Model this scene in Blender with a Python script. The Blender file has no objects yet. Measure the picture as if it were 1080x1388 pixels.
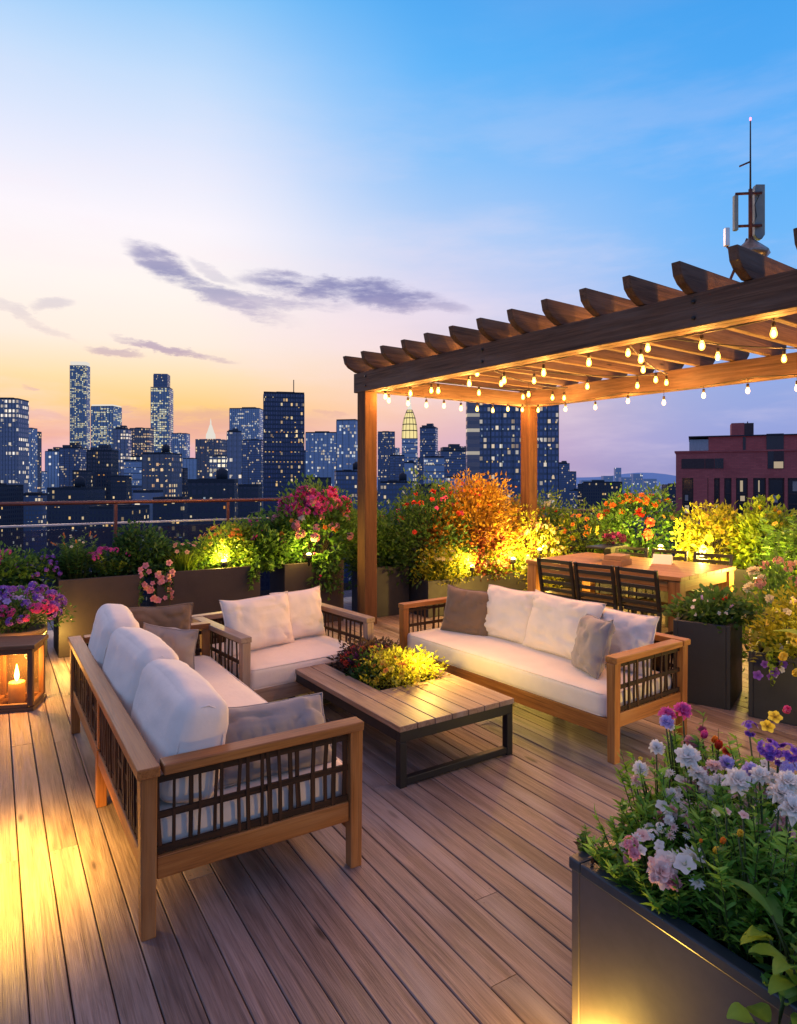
import bpy, bmesh, math, random
import numpy as np
from mathutils import Vector, Matrix, noise as mnoise
random.seed(11); RNG = np.random.default_rng(7)
S = bpy.context.scene; COL = S.collection
F, H = 897.0, 1.70                     # focal length (px of the photo) and eye height (m)
AX, AY = .844, .536                    # camera heading in the deck's own axes
def at(px, py, d):                     # a point seen at (px, py), d metres ahead
    r = (px-540)/F*d
    return Vector((AX*r + AY*d, -AY*r + AX*d, H - (py-650)/F*d))
def R(a): return math.radians(a)
def srgb(r, g, b):
    f = lambda c: c/12.92 if c <= .04045 else ((c+.055)/1.055)**2.4
    return (f(r/255), f(g/255), f(b/255), 1)
def U(a, b): return random.uniform(a, b)

# ------------------------------------------------------------------ mesh builder
class MB:
    def __init__(s): s.v=[]; s.f=[]; s.g=[]; s.s=[]; s.sm=[]
    def raw(s, v, f, g=None, sh=.5, smooth=False):
        o=len(s.v); s.v+= [tuple(p) for p in v]; s.f+=[tuple(i+o for i in q) for q in f]
        s.g+= [tuple(p) for p in (g if g is not None else v)]
        s.s+= list(sh) if hasattr(sh,'__len__') else [sh]*len(v)
        s.sm+=[smooth]*len(f); return s
    def box(s, c, d, M=None, sh=None, taper=1.0):
        x,y,z=[k/2 for k in d]; t=taper
        P=[Vector(p) for p in ((-x*t,-y*t,-z),(x*t,-y*t,-z),(x*t,y*t,-z),(-x*t,y*t,-z),(-x,-y,z),(x,-y,z),(x,y,z),(-x,y,z))]
        order=sorted(range(3), key=lambda k:-d[k]); o=[U(0,40) for _ in range(3)]
        g=[(p[order[0]]+o[0],p[order[1]]+o[1],p[order[2]]+o[2]) for p in P]
        c=Vector(c); v=[(M@p if M else p)+c for p in P]
        return s.raw(v,[(0,3,2,1),(4,5,6,7),(0,1,5,4),(1,2,6,5),(2,3,7,6),(3,0,4,7)],g,U(0,1) if sh is None else sh)
    def bar(s, a, b, w, h=None, up=(0,0,1), sh=None, taper=1.0):
        a=Vector(a); b=Vector(b); d=b-a; L=d.length; z=d.normalized(); up=Vector(up)
        if abs(z.dot(up))>.98: up=Vector((1,0,0))
        x=up.cross(z).normalized(); y=z.cross(x)
        M=Matrix((x,y,z)).transposed()
        return s.box((a+b)/2,(w,h or w,L),M,sh,taper)
    def tube(s, pts, r, n=6, sh=.5, cap=True):
        pts=[Vector(p) for p in pts]; rr=r if hasattr(r,'__len__') else [r]*len(pts)
        v=[];g=[];f=[];L=0
        for i,p in enumerate(pts):
            d=(pts[min(i+1,len(pts)-1)]-pts[max(i-1,0)]).normalized()
            up=Vector((0,0,1)) if abs(d.z)<.95 else Vector((1,0,0))
            x=up.cross(d).normalized(); y=d.cross(x)
            if i: L+=(p-pts[i-1]).length
            for k in range(n):
                a=2*math.pi*k/n; q=x*math.cos(a)*rr[i]+y*math.sin(a)*rr[i]
                v.append(p+q); g.append((L,q.x+q.y,q.z))
            if i:
                b=(i-1)*n
                for k in range(n): f.append((b+k,b+(k+1)%n,b+n+(k+1)%n,b+n+k))
        if cap:
            f.append(tuple(range(n-1,-1,-1))); e=(len(pts)-1)*n; f.append(tuple(range(e,e+n)))
        return s.raw(v,f,g,sh,True)
    def lathe(s, prof, n=20, c=(0,0,0), sh=.5):
        v=[];f=[]; c=Vector(c)
        for r,z in prof:
            for k in range(n):
                a=2*math.pi*k/n; v.append(c+Vector((r*math.cos(a),r*math.sin(a),z)))
        for i in range(len(prof)-1):
            for k in range(n): f.append((i*n+k,i*n+(k+1)%n,(i+1)*n+(k+1)%n,(i+1)*n+k))
        f.append(tuple(range(n-1,-1,-1))); e=(len(prof)-1)*n; f.append(tuple(range(e,e+n)))
        return s.raw(v,f,None,sh,True)
    def prism(s, poly, axis_o, dx, dy, dz, depth):       # poly in (dx,dy), extruded along dz
        o=Vector(axis_o); dx=Vector(dx);dy=Vector(dy);dz=Vector(dz); n=len(poly)
        off=U(0,40)
        v=[o+dx*a+dy*b for a,b in poly]+[o+dx*a+dy*b+dz*depth for a,b in poly]
        g=[(a+off,b+off,0) for a,b in poly]+[(a+off,b+off,depth) for a,b in poly]
        f=[tuple(range(n-1,-1,-1)),tuple(range(n,2*n))]+[(i,(i+1)%n,n+(i+1)%n,n+i) for i in range(n)]
        return s.raw(v,f,g,U(0,1))
    def mesh(s, name, mat):
        m=bpy.data.meshes.new(name); m.from_pydata(s.v,[],s.f)
        a=m.attributes.new('gc','FLOAT_VECTOR','POINT'); a.data.foreach_set('vector',np.array(s.g,dtype=np.float32).ravel())
        a=m.attributes.new('shade','FLOAT','POINT'); a.data.foreach_set('value',np.array(s.s,dtype=np.float32))
        m.polygons.foreach_set('use_smooth',s.sm)
        for q in (mat if isinstance(mat,(list,tuple)) else [mat]): m.materials.append(q)
        m.update(); return m
    def build(s, name, mat, parent=None, bevel=0, subsurf=0, loc=None, rz=0):
        return link(name, s.mesh(name,mat), parent, bevel, loc, rz)
def link(name, me, parent=None, bevel=0, loc=None, rz=0):
    o=bpy.data.objects.new(name,me); COL.objects.link(o)
    if parent: o.parent=parent
    if loc is not None: o.location=loc
    o.rotation_euler=(0,0,rz)
    if bevel:
        b=o.modifiers.new('Bevel','BEVEL'); b.width=bevel; b.segments=2; b.limit_method='ANGLE'; b.angle_limit=R(40)
    return o
def tag(o, label, cat, group=None):
    o['label']=label; o['category']=cat
    if group: o['group']=group
    return o
def thing(name, label, cat, loc=(0,0,0), rz=0, group=None):
    o=bpy.data.objects.new(name,None); COL.objects.link(o); o.empty_display_size=.1
    o.location=loc; o.rotation_euler=(0,0,rz); return tag(o,label,cat,group)
def struct(o, kind='structure'): o['kind']=kind; return o
def copy_tree(o, parent=None):
    c=o.copy(); COL.objects.link(c)
    if parent: c.parent=parent
    for ch in list(o.children): copy_tree(ch,c)
    return c

# ------------------------------------------------------------------ materials
class NT:
    def __init__(s, nt): s.nt=nt
    def n(s, t, **kw):
        x=s.nt.nodes.new(t)
        for k,v in kw.items(): setattr(x,k,v)
        return x
    def put(s, sock, v):
        if hasattr(v,'is_output'): s.nt.links.new(v,sock)
        elif v is not None: sock.default_value=v
    def m(s, op, a, b=None, c=None, clamp=False):
        x=s.n('ShaderNodeMath',operation=op); x.use_clamp=clamp
        for i,v in enumerate((a,b,c)): s.put(x.inputs[i],v) if v is not None else None
        return x.outputs[0]
    def v(s, op, a, b=None):
        x=s.n('ShaderNodeVectorMath',operation=op); s.put(x.inputs[0],a)
        if b is not None: s.put(x.inputs[1],b)
        return x.outputs['Value'] if op in('DOT_PRODUCT','LENGTH') else x.outputs[0]
    def noise(s, vec, scale=1, detail=3, rough=.55, dist=0):
        x=s.n('ShaderNodeTexNoise'); s.put(x.inputs['Vector'],vec); x.inputs['Scale'].default_value=scale
        x.inputs['Detail'].default_value=detail; x.inputs['Roughness'].default_value=rough; x.inputs['Distortion'].default_value=dist
        return x.outputs[0]
    def white(s, vec):
        x=s.n('ShaderNodeTexWhiteNoise',noise_dimensions='3D'); s.put(x.inputs['Vector'],vec); return x
    def ramp(s, fac, stops, interp='LINEAR'):
        x=s.n('ShaderNodeValToRGB'); s.put(x.inputs[0],fac); e=x.color_ramp; e.interpolation=interp
        while len(e.elements)<len(stops): e.elements.new(.5)
        for q,(p,c) in zip(e.elements,stops): q.position=p; q.color=c if len(c)==4 else (*c,1)
        return x.outputs[0]
    def mix(s, fac, a, b, mode='MIX'):
        x=s.n('ShaderNodeMix',data_type='RGBA',blend_type=mode); s.put(x.inputs[0],fac); s.put(x.inputs[6],a); s.put(x.inputs[7],b)
        return x.outputs[2]
    def step(s, x, lo, hi):
        q=s.n('ShaderNodeMapRange',interpolation_type='SMOOTHSTEP'); s.put(q.inputs[0],x)
        q.inputs[1].default_value=lo; q.inputs[2].default_value=hi; return q.outputs[0]
    def attr(s, name, out='Fac'): return s.n('ShaderNodeAttribute',attribute_name=name).outputs[out]
    def bump(s, h, strength=.3, dist=.01):
        x=s.n('ShaderNodeBump'); s.put(x.inputs['Height'],h); x.inputs['Strength'].default_value=strength; x.inputs['Distance'].default_value=dist
        return x.outputs[0]
def mat(name):
    m=bpy.data.materials.new(name); m.use_nodes=True; n=NT(m.node_tree); b=m.node_tree.nodes['Principled BSDF']
    return m,n,b
def c4(c): return (*c,1) if len(c)==3 else c
def wood(name, dark, mid, light, rough=.55, gs=1.0, var=.35, knots=0.0, weather=None, bump=.25):
    m,n,b=mat(name); g=n.attr('gc','Vector'); sh=n.attr('shade')
    p=n.v('MULTIPLY',g,(1.3*gs,22*gs,22*gs)); a=n.noise(p,1,4,.6,1.2)
    p2=n.v('MULTIPLY',g,(4.5*gs,170*gs,170*gs)); fine=n.noise(p2,1,3,.65,.6)
    f=n.m('ADD',n.m('MULTIPLY',a,.62),n.m('MULTIPLY',fine,.42))
    col=n.ramp(f,[(.3,c4(dark)),(.5,c4(mid)),(.72,c4(light))])
    k=n.m('ADD',n.m('MULTIPLY',sh,var),1-var*.55)
    big=n.noise(g,.9,3); k=n.m('MULTIPLY',k,n.m('ADD',n.m('MULTIPLY',big,.5),.75))
    col=n.mix(1,col,n.ramp(k,[(0,(0,0,0)),(1,(1,1,1))]),'MULTIPLY')
    ln=n.step(n.noise(n.v('MULTIPLY',g,(1.1*gs,95*gs,95*gs)),1,4,.65,.5),.58,.66); col=n.mix(n.m('MULTIPLY',ln,.55),col,c4([x*.55 for x in dark[:3]]))
    if weather: col=n.mix(n.step(n.noise(n.v('ADD',n.v('MULTIPLY',g,(.7,4,4)),(9,3,1)),1,4,.65),.45,.75),col,c4(weather))
    if knots:
        vo=n.n('ShaderNodeTexVoronoi'); n.put(vo.inputs['Vector'],n.v('MULTIPLY',g,(2.2,9,3))); vo.inputs['Scale'].default_value=1
        cell=n.white(vo.outputs['Position']).outputs[0]
        kn=n.m('MULTIPLY',n.step(vo.outputs['Distance'],.17,.06),n.step(cell,1-knots-.02,1-knots))
        col=n.mix(n.m('MULTIPLY',kn,.85),col,c4([x*.25 for x in dark[:3]]))
    n.put(b.inputs['Base Color'],col)
    n.put(b.inputs['Roughness'],n.m('ADD',n.m('MULTIPLY',fine,.25),rough-.12))
    n.put(b.inputs['Normal'],n.bump(f,bump,.006)); b.inputs['Specular IOR Level'].default_value=.35
    return m
def paint(name, col, rough=.45, metal=0, scuff=.25, scale=6, dark=None, spec=.5):
    m,n,b=mat(name); g=n.attr('gc','Vector')
    a=n.noise(g,scale,5,.65); f=n.noise(g,scale*14,2)
    c=n.mix(n.step(a,.35,.75),c4(col),c4(dark or [x*(1-scuff) for x in col[:3]]))
    c=n.mix(n.m('MULTIPLY',f,scuff*.5),c,c4([min(1,x*1.5+.01) for x in col[:3]]))
    n.put(b.inputs['Base Color'],c); b.inputs['Metallic'].default_value=metal; b.inputs['Specular IOR Level'].default_value=spec
    n.put(b.inputs['Roughness'],n.m('ADD',n.m('MULTIPLY',a,.3),rough-.12)); n.put(b.inputs['Normal'],n.bump(f,.08,.002))
    return m
def fabric(name, col, shade=.12):
    m,n,b=mat(name); tc=n.n('ShaderNodeTexCoord').outputs['Object']
    x=n.n('ShaderNodeTexWave',wave_type='BANDS',bands_direction='X'); n.put(x.inputs[0],tc); x.inputs['Scale'].default_value=160; x.inputs['Distortion'].default_value=.6
    y=n.n('ShaderNodeTexWave',wave_type='BANDS',bands_direction='Z'); n.put(y.inputs[0],tc); y.inputs['Scale'].default_value=160; y.inputs['Distortion'].default_value=.6
    w=n.m('ADD',x.outputs[1],y.outputs[1]); a=n.noise(tc,7,4)
    c=n.mix(a,c4([k*(1-shade) for k in col[:3]]),c4([min(1,k*(1+shade*.6)) for k in col[:3]]))
    n.put(b.inputs['Base Color'],c); b.inputs['Roughness'].default_value=.9; b.inputs['Specular IOR Level'].default_value=.15
    b.inputs['Sheen Weight'].default_value=.25
    n.put(b.inputs['Normal'],n.bump(n.m('ADD',n.m('MULTIPLY',w,.03),n.noise(tc,22,3)),.18,.012))
    return m
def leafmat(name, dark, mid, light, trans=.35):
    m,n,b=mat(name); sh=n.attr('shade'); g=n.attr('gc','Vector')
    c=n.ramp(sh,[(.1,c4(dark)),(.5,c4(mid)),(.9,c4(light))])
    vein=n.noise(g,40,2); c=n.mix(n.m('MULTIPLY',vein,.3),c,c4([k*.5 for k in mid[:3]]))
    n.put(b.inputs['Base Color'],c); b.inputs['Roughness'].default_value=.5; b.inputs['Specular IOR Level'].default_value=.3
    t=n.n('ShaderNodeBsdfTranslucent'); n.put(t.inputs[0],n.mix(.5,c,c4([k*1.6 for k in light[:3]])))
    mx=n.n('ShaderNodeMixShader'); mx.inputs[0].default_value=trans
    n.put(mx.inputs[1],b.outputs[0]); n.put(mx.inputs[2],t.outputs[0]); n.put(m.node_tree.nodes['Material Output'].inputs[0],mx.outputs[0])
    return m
def petal(name, center, deep, tip): return leafmat(name, center, deep, tip, .3)
def emit(name, col, strength, clear=0.0):
    m,n,b=mat(name); e=n.n('ShaderNodeEmission'); e.inputs[0].default_value=c4(col); e.inputs[1].default_value=strength
    out=e.outputs[0]
    if clear:
        t=n.n('ShaderNodeBsdfTransparent'); a=n.n('ShaderNodeAddShader'); n.put(a.inputs[0],t.outputs[0]); n.put(a.inputs[1],out); out=a.outputs[0]
    n.put(m.node_tree.nodes['Material Output'].inputs[0],out)
    try: m.cycles.emission_sampling='NONE'
    except Exception: pass
    return m
def glassy(name, tint, clear=.8, rough=.05):
    m,n,b=mat(name); t=n.n('ShaderNodeBsdfTransparent'); t.inputs[0].default_value=c4(tint)
    b.inputs['Base Color'].default_value=c4([k*.2 for k in tint[:3]]); b.inputs['Roughness'].default_value=rough
    mx=n.n('ShaderNodeMixShader'); g=n.attr('gc','Vector')
    n.put(mx.inputs[0],n.m('ADD',n.m('MULTIPLY',n.noise(g,3,3),.1),1-clear-.05,clamp=True)); n.put(mx.inputs[1],t.outputs[0]); n.put(mx.inputs[2],b.outputs[0])
    n.put(m.node_tree.nodes['Material Output'].inputs[0],mx.outputs[0]); return m
def facade(name, wall, glass, cw=3.0, ch=3.6, lit=.15, litcol=((1,.75,.3),(1,.9,.7)), e=1.0, wfrac=.7, hfrac=.62, bands=None, haze=0.0):
    m,n,b=mat(name); tc=n.n('ShaderNodeTexCoord').outputs['Object']; sx=n.n('ShaderNodeSeparateXYZ'); n.put(sx.inputs[0],tc)
    oi=n.n('ShaderNodeObjectInfo').outputs['Random']
    h=n.m('DIVIDE',n.m('ADD',n.m('ADD',sx.outputs[0],sx.outputs[1]),500.),cw); z=n.m('DIVIDE',n.m('ADD',sx.outputs[2],500.),ch)
    fx=n.m('FRACT',h); fz=n.m('FRACT',z)
    win=n.m('MULTIPLY',n.m('LESS_THAN',fx,wfrac),n.m('LESS_THAN',fz,hfrac))
    cv=n.n('ShaderNodeCombineXYZ'); n.put(cv.inputs[0],n.m('FLOOR',h)); n.put(cv.inputs[1],n.m('FLOOR',z)); n.put(cv.inputs[2],n.m('MULTIPLY',oi,97.))
    w=n.white(cv.outputs[0]); fl=n.n('ShaderNodeCombineXYZ'); n.put(fl.inputs[0],n.m('FLOOR',n.m('DIVIDE',h,5.))); n.put(fl.inputs[1],n.m('FLOOR',z)); n.put(fl.inputs[2],oi)
    wf=n.white(fl.outputs[0])
    big=n.noise(n.v('MULTIPLY',n.v('ADD',tc,(7,3,1)),(.03,.03,.02)),1,2)
    thr=n.m('MULTIPLY',n.m('MULTIPLY',lit,n.m('ADD',n.step(big,.35,.65),.35)),n.m('ADD',n.m('MULTIPLY',n.m('GREATER_THAN',wf.outputs[0],.72),2.6),.5))
    on=n.m('MULTIPLY',n.m('LESS_THAN',w.outputs[0],thr),win)
    sep=n.n('ShaderNodeSeparateColor'); n.put(sep.inputs[0],w.outputs[1])
    lc=n.mix(sep.outputs[1],c4(litcol[0]),c4(litcol[1])); st=n.m('MULTIPLY',n.m('ADD',n.m('MULTIPLY',sep.outputs[2],1.1),.15),e)
    wear=n.noise(n.v('MULTIPLY',tc,(.08,.08,.02)),1,5,.65)
    gl=n.mix(wear,c4([k*.55 for k in glass]),c4([k*1.35 for k in glass])); gl=n.mix(n.m('MULTIPLY',sep.outputs[0],.4),gl,c4([k*2.2 for k in glass]))
    wl=n.mix(wear,c4([k*.65 for k in wall]),c4([k*1.3 for k in wall]))
    n.put(b.inputs['Base Color'],n.mix(win,wl,gl)); n.put(b.inputs['Roughness'],n.m('SUBTRACT',.75,n.m('MULTIPLY',win,.58)))
    b.inputs['Specular IOR Level'].default_value=.6
    n.put(b.inputs['Emission Color'],n.mix(on,c4((.10,.18,.42)),lc)); n.put(b.inputs['Emission Strength'],n.m('ADD',n.m('MULTIPLY',on,st),haze))  # unlit parts glow blue: distance haze put into the material
    try: m.cycles.emission_sampling='NONE'
    except Exception: pass
    return m

M={}
M['deck']=wood('deck_wood',(.070,.045,.042),(.215,.150,.138),(.37,.275,.26),.52,1.0,.7,.34,(.30,.25,.25),.8)
M['teak']=wood('teak',(.13,.043,.011),(.29,.103,.027),(.42,.178,.05),.5,1.2,.25,0,(.36,.175,.075))
M['teakgrey']=wood('weathered_teak',(.17,.09,.055),(.30,.185,.125),(.43,.29,.21),.55,1.2,.4,.05,(.36,.28,.24))
M['reed']=wood('woven_reed',(.009,.004,.002),(.034,.012,.005),(.11,.042,.016),.75,1.5,.9)
M['beam']=wood('rough_beam',(.035,.017,.010),(.105,.054,.033),(.20,.108,.068),.78,.8,.4,.2,(.15,.10,.08),.9)
M['post']=wood('post_wood',(.045,.018,.008),(.105,.042,.016),(.17,.075,.03),.8,.9,.2,.08)
M['table']=wood('table_wood',(.16,.07,.022),(.33,.155,.05),(.45,.24,.085),.5,.9,.35)
M['lantern']=wood('lantern_wood',(.06,.028,.012),(.14,.065,.03),(.22,.11,.05),.6,1.5)
M['white']=fabric('cream_fabric',(.86,.71,.60))
M['taupe']=fabric('taupe_fabric',(.20,.125,.085),.2)
M['grey']=fabric('grey_fabric',(.33,.275,.25),.18)
M['iron']=paint('dark_iron',(.018,.018,.022),.4,.3)
M['chairblk']=paint('black_chair',(.006,.005,.005),.42,0,.3)
M['planter']=paint('bronze_planter',(.036,.024,.021),.5,0,.35,4)
M['planterblk']=paint('charcoal_planter',(.022,.023,.030),.5,0,.35,4)
M['planterfront']=paint('taupe_planter',(.072,.058,.063),.6,0,.22,5)
M['rimslate']=paint('slate_rim',(.030,.040,.052),.35,0,.3,8)
M['soil']=paint('soil',(.010,.007,.005),.95,0,.6,30,spec=.1)
M['rail']=paint('red_brown_rail',(.17,.06,.045),.35,.4)
M['steel']=paint('pale_steel',(.55,.52,.52),.3,.7)
M['glass']=glassy('rail_glass',(.55,.62,.78),.86)
M['rust']=paint('rusty_mast',(.09,.03,.022),.7,.2,.5,30)
M['panel']=paint('antenna_panel',(.13,.19,.21),.5)
M['silver']=paint('foil_silver',(.22,.21,.19),.3,.8,.5,25)
M['redlamp']=emit('red_beacon',(1,.25,.35),3)
M['cable']=paint('cable',(.02,.012,.008),.6)
M['bulb']=emit('bulb_glass',(1,.50,.07),3.2,1)
M['filament']=emit('filament',(1,.72,.28),9)
M['spotlens']=emit('spot_lens',(1,.75,.25),6,1)
M['flame']=emit('flame',(1,.55,.12),16,1)
M['candle']=paint('candle_wax',(.75,.45,.16),.6)
M['lglass']=glassy('lantern_glass',(1,.9,.75),.9)
M['paper']=paint('paper',(.75,.72,.68),.7,0,.05)
M['leather']=paint('tan_leather',(.33,.19,.09),.55)
# foliage
M['lf_green']=leafmat('leaf_green',(.010,.036,.007),(.07,.175,.025),(.19,.34,.05))
M['lf_front']=leafmat('leaf_front',(.012,.05,.008),(.13,.33,.035),(.33,.54,.08))
M['lf_dark']=leafmat('leaf_dark',(.007,.025,.007),(.036,.10,.022),(.10,.21,.042))
M['lf_lime']=leafmat('leaf_lime',(.04,.09,.008),(.16,.27,.02),(.36,.45,.035))
M['lf_yel']=leafmat('leaf_yellow',(.07,.09,.008),(.28,.29,.018),(.50,.46,.035))
M['lf_gold']=leafmat('leaf_gold',(.10,.04,.008),(.38,.19,.015),(.58,.36,.035))
M['lf_red']=leafmat('leaf_red',(.02,.004,.004),(.11,.02,.014),(.26,.06,.03))
M['lf_wine']=leafmat('leaf_wine',(.01,.006,.008),(.04,.022,.02),(.10,.06,.035))
M['stem']=leafmat('stem_green',(.02,.03,.008),(.06,.085,.02),(.12,.15,.04),.1)
M['bark']=paint('twig_bark',(.05,.03,.018),.9)
PET={k:petal('petal_'+k,*v) for k,v in dict(
 magenta=((.4,.05,.10),(.66,.04,.24),(.86,.16,.44)), pink=((.5,.22,.1),(.66,.2,.26),(.85,.45,.48)),
 peach=((.5,.25,.05),(.75,.32,.2),(.9,.55,.42)), violet=((.1,.03,.2),(.21,.05,.42),(.42,.18,.66)),
 lilac=((.35,.2,.45),(.44,.28,.62),(.66,.55,.82)), white=((.60,.52,.34),(.82,.73,.66),(.95,.89,.80)),
 blush=((.65,.3,.25),(.86,.50,.44),(.96,.74,.66)), red=((.3,.1,.02),(.5,.03,.02),(.75,.10,.05)),
 orange=((.35,.1,.01),(.72,.2,.02),(.9,.38,.06)), yellow=((.4,.2,.01),(.72,.48,.03),(.9,.72,.12)),
 cream=((.5,.4,.1),(.72,.64,.34),(.88,.82,.58)), plum=((.06,.01,.03),(.15,.015,.06),(.33,.06,.16))).items()}

# ------------------------------------------------------------------ camera, sky, light
cam=bpy.data.cameras.new('camera'); co=bpy.data.objects.new('camera',cam); COL.objects.link(co)
co.location=(0,0,H); co.rotation_euler=(R(90),0,-math.atan2(AY,AX)); cam.sensor_width=36; cam.lens=F/1388*36
cam.shift_y=-44/1388; cam.clip_start=.05; cam.clip_end=90000; S.camera=co
S.view_settings.view_transform='Standard'; S.view_settings.look='None'; S.view_settings.exposure=0; S.view_settings.gamma=1
S.cycles.use_denoising=True; S.cycles.max_bounces=7; S.cycles.diffuse_bounces=3; S.cycles.transparent_max_bounces=12; S.cycles.sample_clamp_indirect=4
S.cycles.caustics_reflective=False; S.cycles.caustics_refractive=False

VIEW=math.atan2(AY,AX)                                # heading, clockwise from +Y
def azel(px,py):
    a=math.atan((px-540)/F); return a, math.atan((650-py)/F*math.cos(a))
SUNAZ=VIEW+azel(70,0)[0]                              # sunset direction
w=bpy.data.worlds.new('World'); S.world=w; w.use_nodes=True; n=NT(w.node_tree)
bg=w.node_tree.nodes['Background']
d=n.n('ShaderNodeTexCoord').outputs['Generated']; sp=n.n('ShaderNodeSeparateXYZ'); n.put(sp.inputs[0],d)
X,Y,Z=sp.outputs
az=n.m('SUBTRACT',n.m('ARCTAN2',X,Y),VIEW); az=n.m('SUBTRACT',n.m('MODULO',n.m('ADD',az,math.pi*5),2*math.pi),math.pi)
el=n.m('ARCSINE',Z); eld=n.m('DIVIDE',n.m('MULTIPLY',el,180/math.pi),90.)
D=lambda t:t/90.
warm=n.ramp(eld,[(0,srgb(214,168,186)),(D(2.2),srgb(224,176,190)),(D(3.8),srgb(244,184,150)),(D(6.0),srgb(254,206,132)),(D(8.2),srgb(255,224,176)),
  (D(11),srgb(255,238,224)),(D(15),srgb(255,246,240)),(D(20),srgb(252,246,253)),(D(25),srgb(228,234,254)),(D(30),srgb(196,222,253)),(D(36),srgb(128,196,250)),(D(48),srgb(196,178,208)),(1,srgb(196,164,174))])
mid=n.ramp(eld,[(0,srgb(208,168,194)),(D(3),srgb(230,182,192)),(D(6),srgb(252,204,186)),(D(10),srgb(248,218,212)),(D(15),srgb(228,218,238)),
  (D(20),srgb(190,211,247)),(D(26),srgb(138,195,250)),(D(32),srgb(98,182,250)),(D(37),srgb(74,168,243)),(D(48),srgb(190,172,208)),(1,srgb(196,164,174))])
cool=n.ramp(eld,[(0,srgb(142,148,202)),(D(3),srgb(150,162,220)),(D(7),srgb(150,170,226)),(D(12),srgb(140,186,244)),(D(18),srgb(112,184,250)),
  (D(25),srgb(88,175,250)),(D(33),srgb(70,162,240)),(D(48),srgb(170,160,204)),(1,srgb(196,164,174))])
sd=n.m('ABSOLUTE',n.m('SUBTRACT',az,SUNAZ-VIEW))
sd=n.m('ADD',sd,n.m('MULTIPLY',n.m('SUBTRACT',n.noise(d,2.2,3),.5),.12))
sky=n.mix(n.step(sd,R(9),R(33)),warm,mid); sky=n.mix(n.step(sd,R(24),R(58)),sky,cool)
# streaky dusk clouds, laid out by compass direction and height in the sky
wob=n.noise(n.v('MULTIPLY',d,(6,6,16)),1,4,.6); wob2=n.noise(n.v('ADD',n.v('MULTIPLY',d,(11,11,34)),(3,8,1)),1,8,.7)
azw=n.m('ADD',az,n.m('MULTIPLY',n.m('SUBTRACT',wob,.5),.10)); elw=n.m('ADD',el,n.m('MULTIPLY',n.m('SUBTRACT',wob2,.5),.05))
def blob(px,py,hx,hy,tilt,k):
    a0,e0=azel(px,py); c,s_=math.cos(R(tilt)),math.sin(R(tilt))
    da=n.m('SUBTRACT',azw,a0); de=n.m('SUBTRACT',elw,e0)
    u=n.m('DIVIDE',n.m('ADD',n.m('MULTIPLY',da,c),n.m('MULTIPLY',de,s_)),hx*1.12/F); v=n.m('DIVIDE',n.m('SUBTRACT',n.m('MULTIPLY',de,c),n.m('MULTIPLY',da,s_)),hy*1.12/F)
    r=n.m('ADD',n.m('MULTIPLY',u,u),n.m('MULTIPLY',v,v)); return n.m('MULTIPLY',n.step(r,1.25,.1),k)
BL=[(222,362,52,17,-24,.85),(290,398,95,13,-18,.75),(370,412,85,10,0,.6),(430,390,85,15,-4,.9),(520,402,100,17,-6,.95),(590,412,52,12,-8,.6),(300,372,40,8,-20,.3),
    (235,474,70,6,-10,.7),(155,474,36,6,-4,.55),(62,414,22,9,10,.3),(20,425,60,6,-20,.25),(45,563,55,6,-3,.5),(168,554,24,5,4,.6),(45,528,10,4,0,.45),
    (270,572,160,16,0,.4),(440,562,22,5,0,.3),(60,585,160,15,0,.35)]
cl=None
for q in BL:
    x=blob(*q); cl=x if cl is None else n.m('MAXIMUM',cl,x)
cl=n.m('MULTIPLY',cl,n.step(n.noise(n.v('MULTIPLY',d,(13,13,60)),1,8,.68),.22,.56))
ccol=n.mix(n.step(el,R(4),R(15)),srgb(205,150,172),srgb(122,124,178))
sky=n.mix(n.m('MULTIPLY',cl,.95),sky,ccol)
thin=n.m('MULTIPLY',n.step(n.noise(n.v('MULTIPLY',d,(3,3,14)),1,6,.6),.42,.75),.34); sky=n.mix(n.m('MULTIPLY',thin,n.step(el,R(40),R(8))),sky,srgb(255,232,240))
sky=n.mix(n.step(Z,0,-.02),sky,srgb(60,70,110))
nish=n.n('ShaderNodeTexSky',sky_type='NISHITA'); nish.sun_disc=False; nish.sun_elevation=R(2); nish.sun_rotation=SUNAZ
sky=n.mix(1,sky,n.v('SCALE',nish.outputs[0]) if False else n.mix(.997,nish.outputs[0],(0,0,0,1)),'ADD')
n.put(bg.inputs[0],sky); bg.inputs[1].default_value=1.0
sun=bpy.data.lights.new('sun','SUN'); sun.energy=.7; sun.angle=R(25); sun.color=(1,.66,.55); so=bpy.data.objects.new('sun',sun); COL.objects.link(so)
sv=Vector((math.sin(SUNAZ)*math.cos(R(14)),math.cos(SUNAZ)*math.cos(R(14)),math.sin(R(14)))); so.rotation_euler=sv.to_track_quat('Z','Y').to_euler()
def lamp(name, p, power, col=(1,.62,.2), r=.03, spot=None, aim=None, blend=.6):
    l=bpy.data.lights.new(name,'SPOT' if spot else 'POINT'); l.energy=power; l.color=col; l.shadow_soft_size=r
    o=bpy.data.objects.new(name,l); COL.objects.link(o); o.location=p
    if spot:
        l.spot_size=R(spot); l.spot_blend=blend; o.rotation_euler=(Vector(p)-Vector(aim)).to_track_quat('Z','Y').to_euler()
    return o

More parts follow.
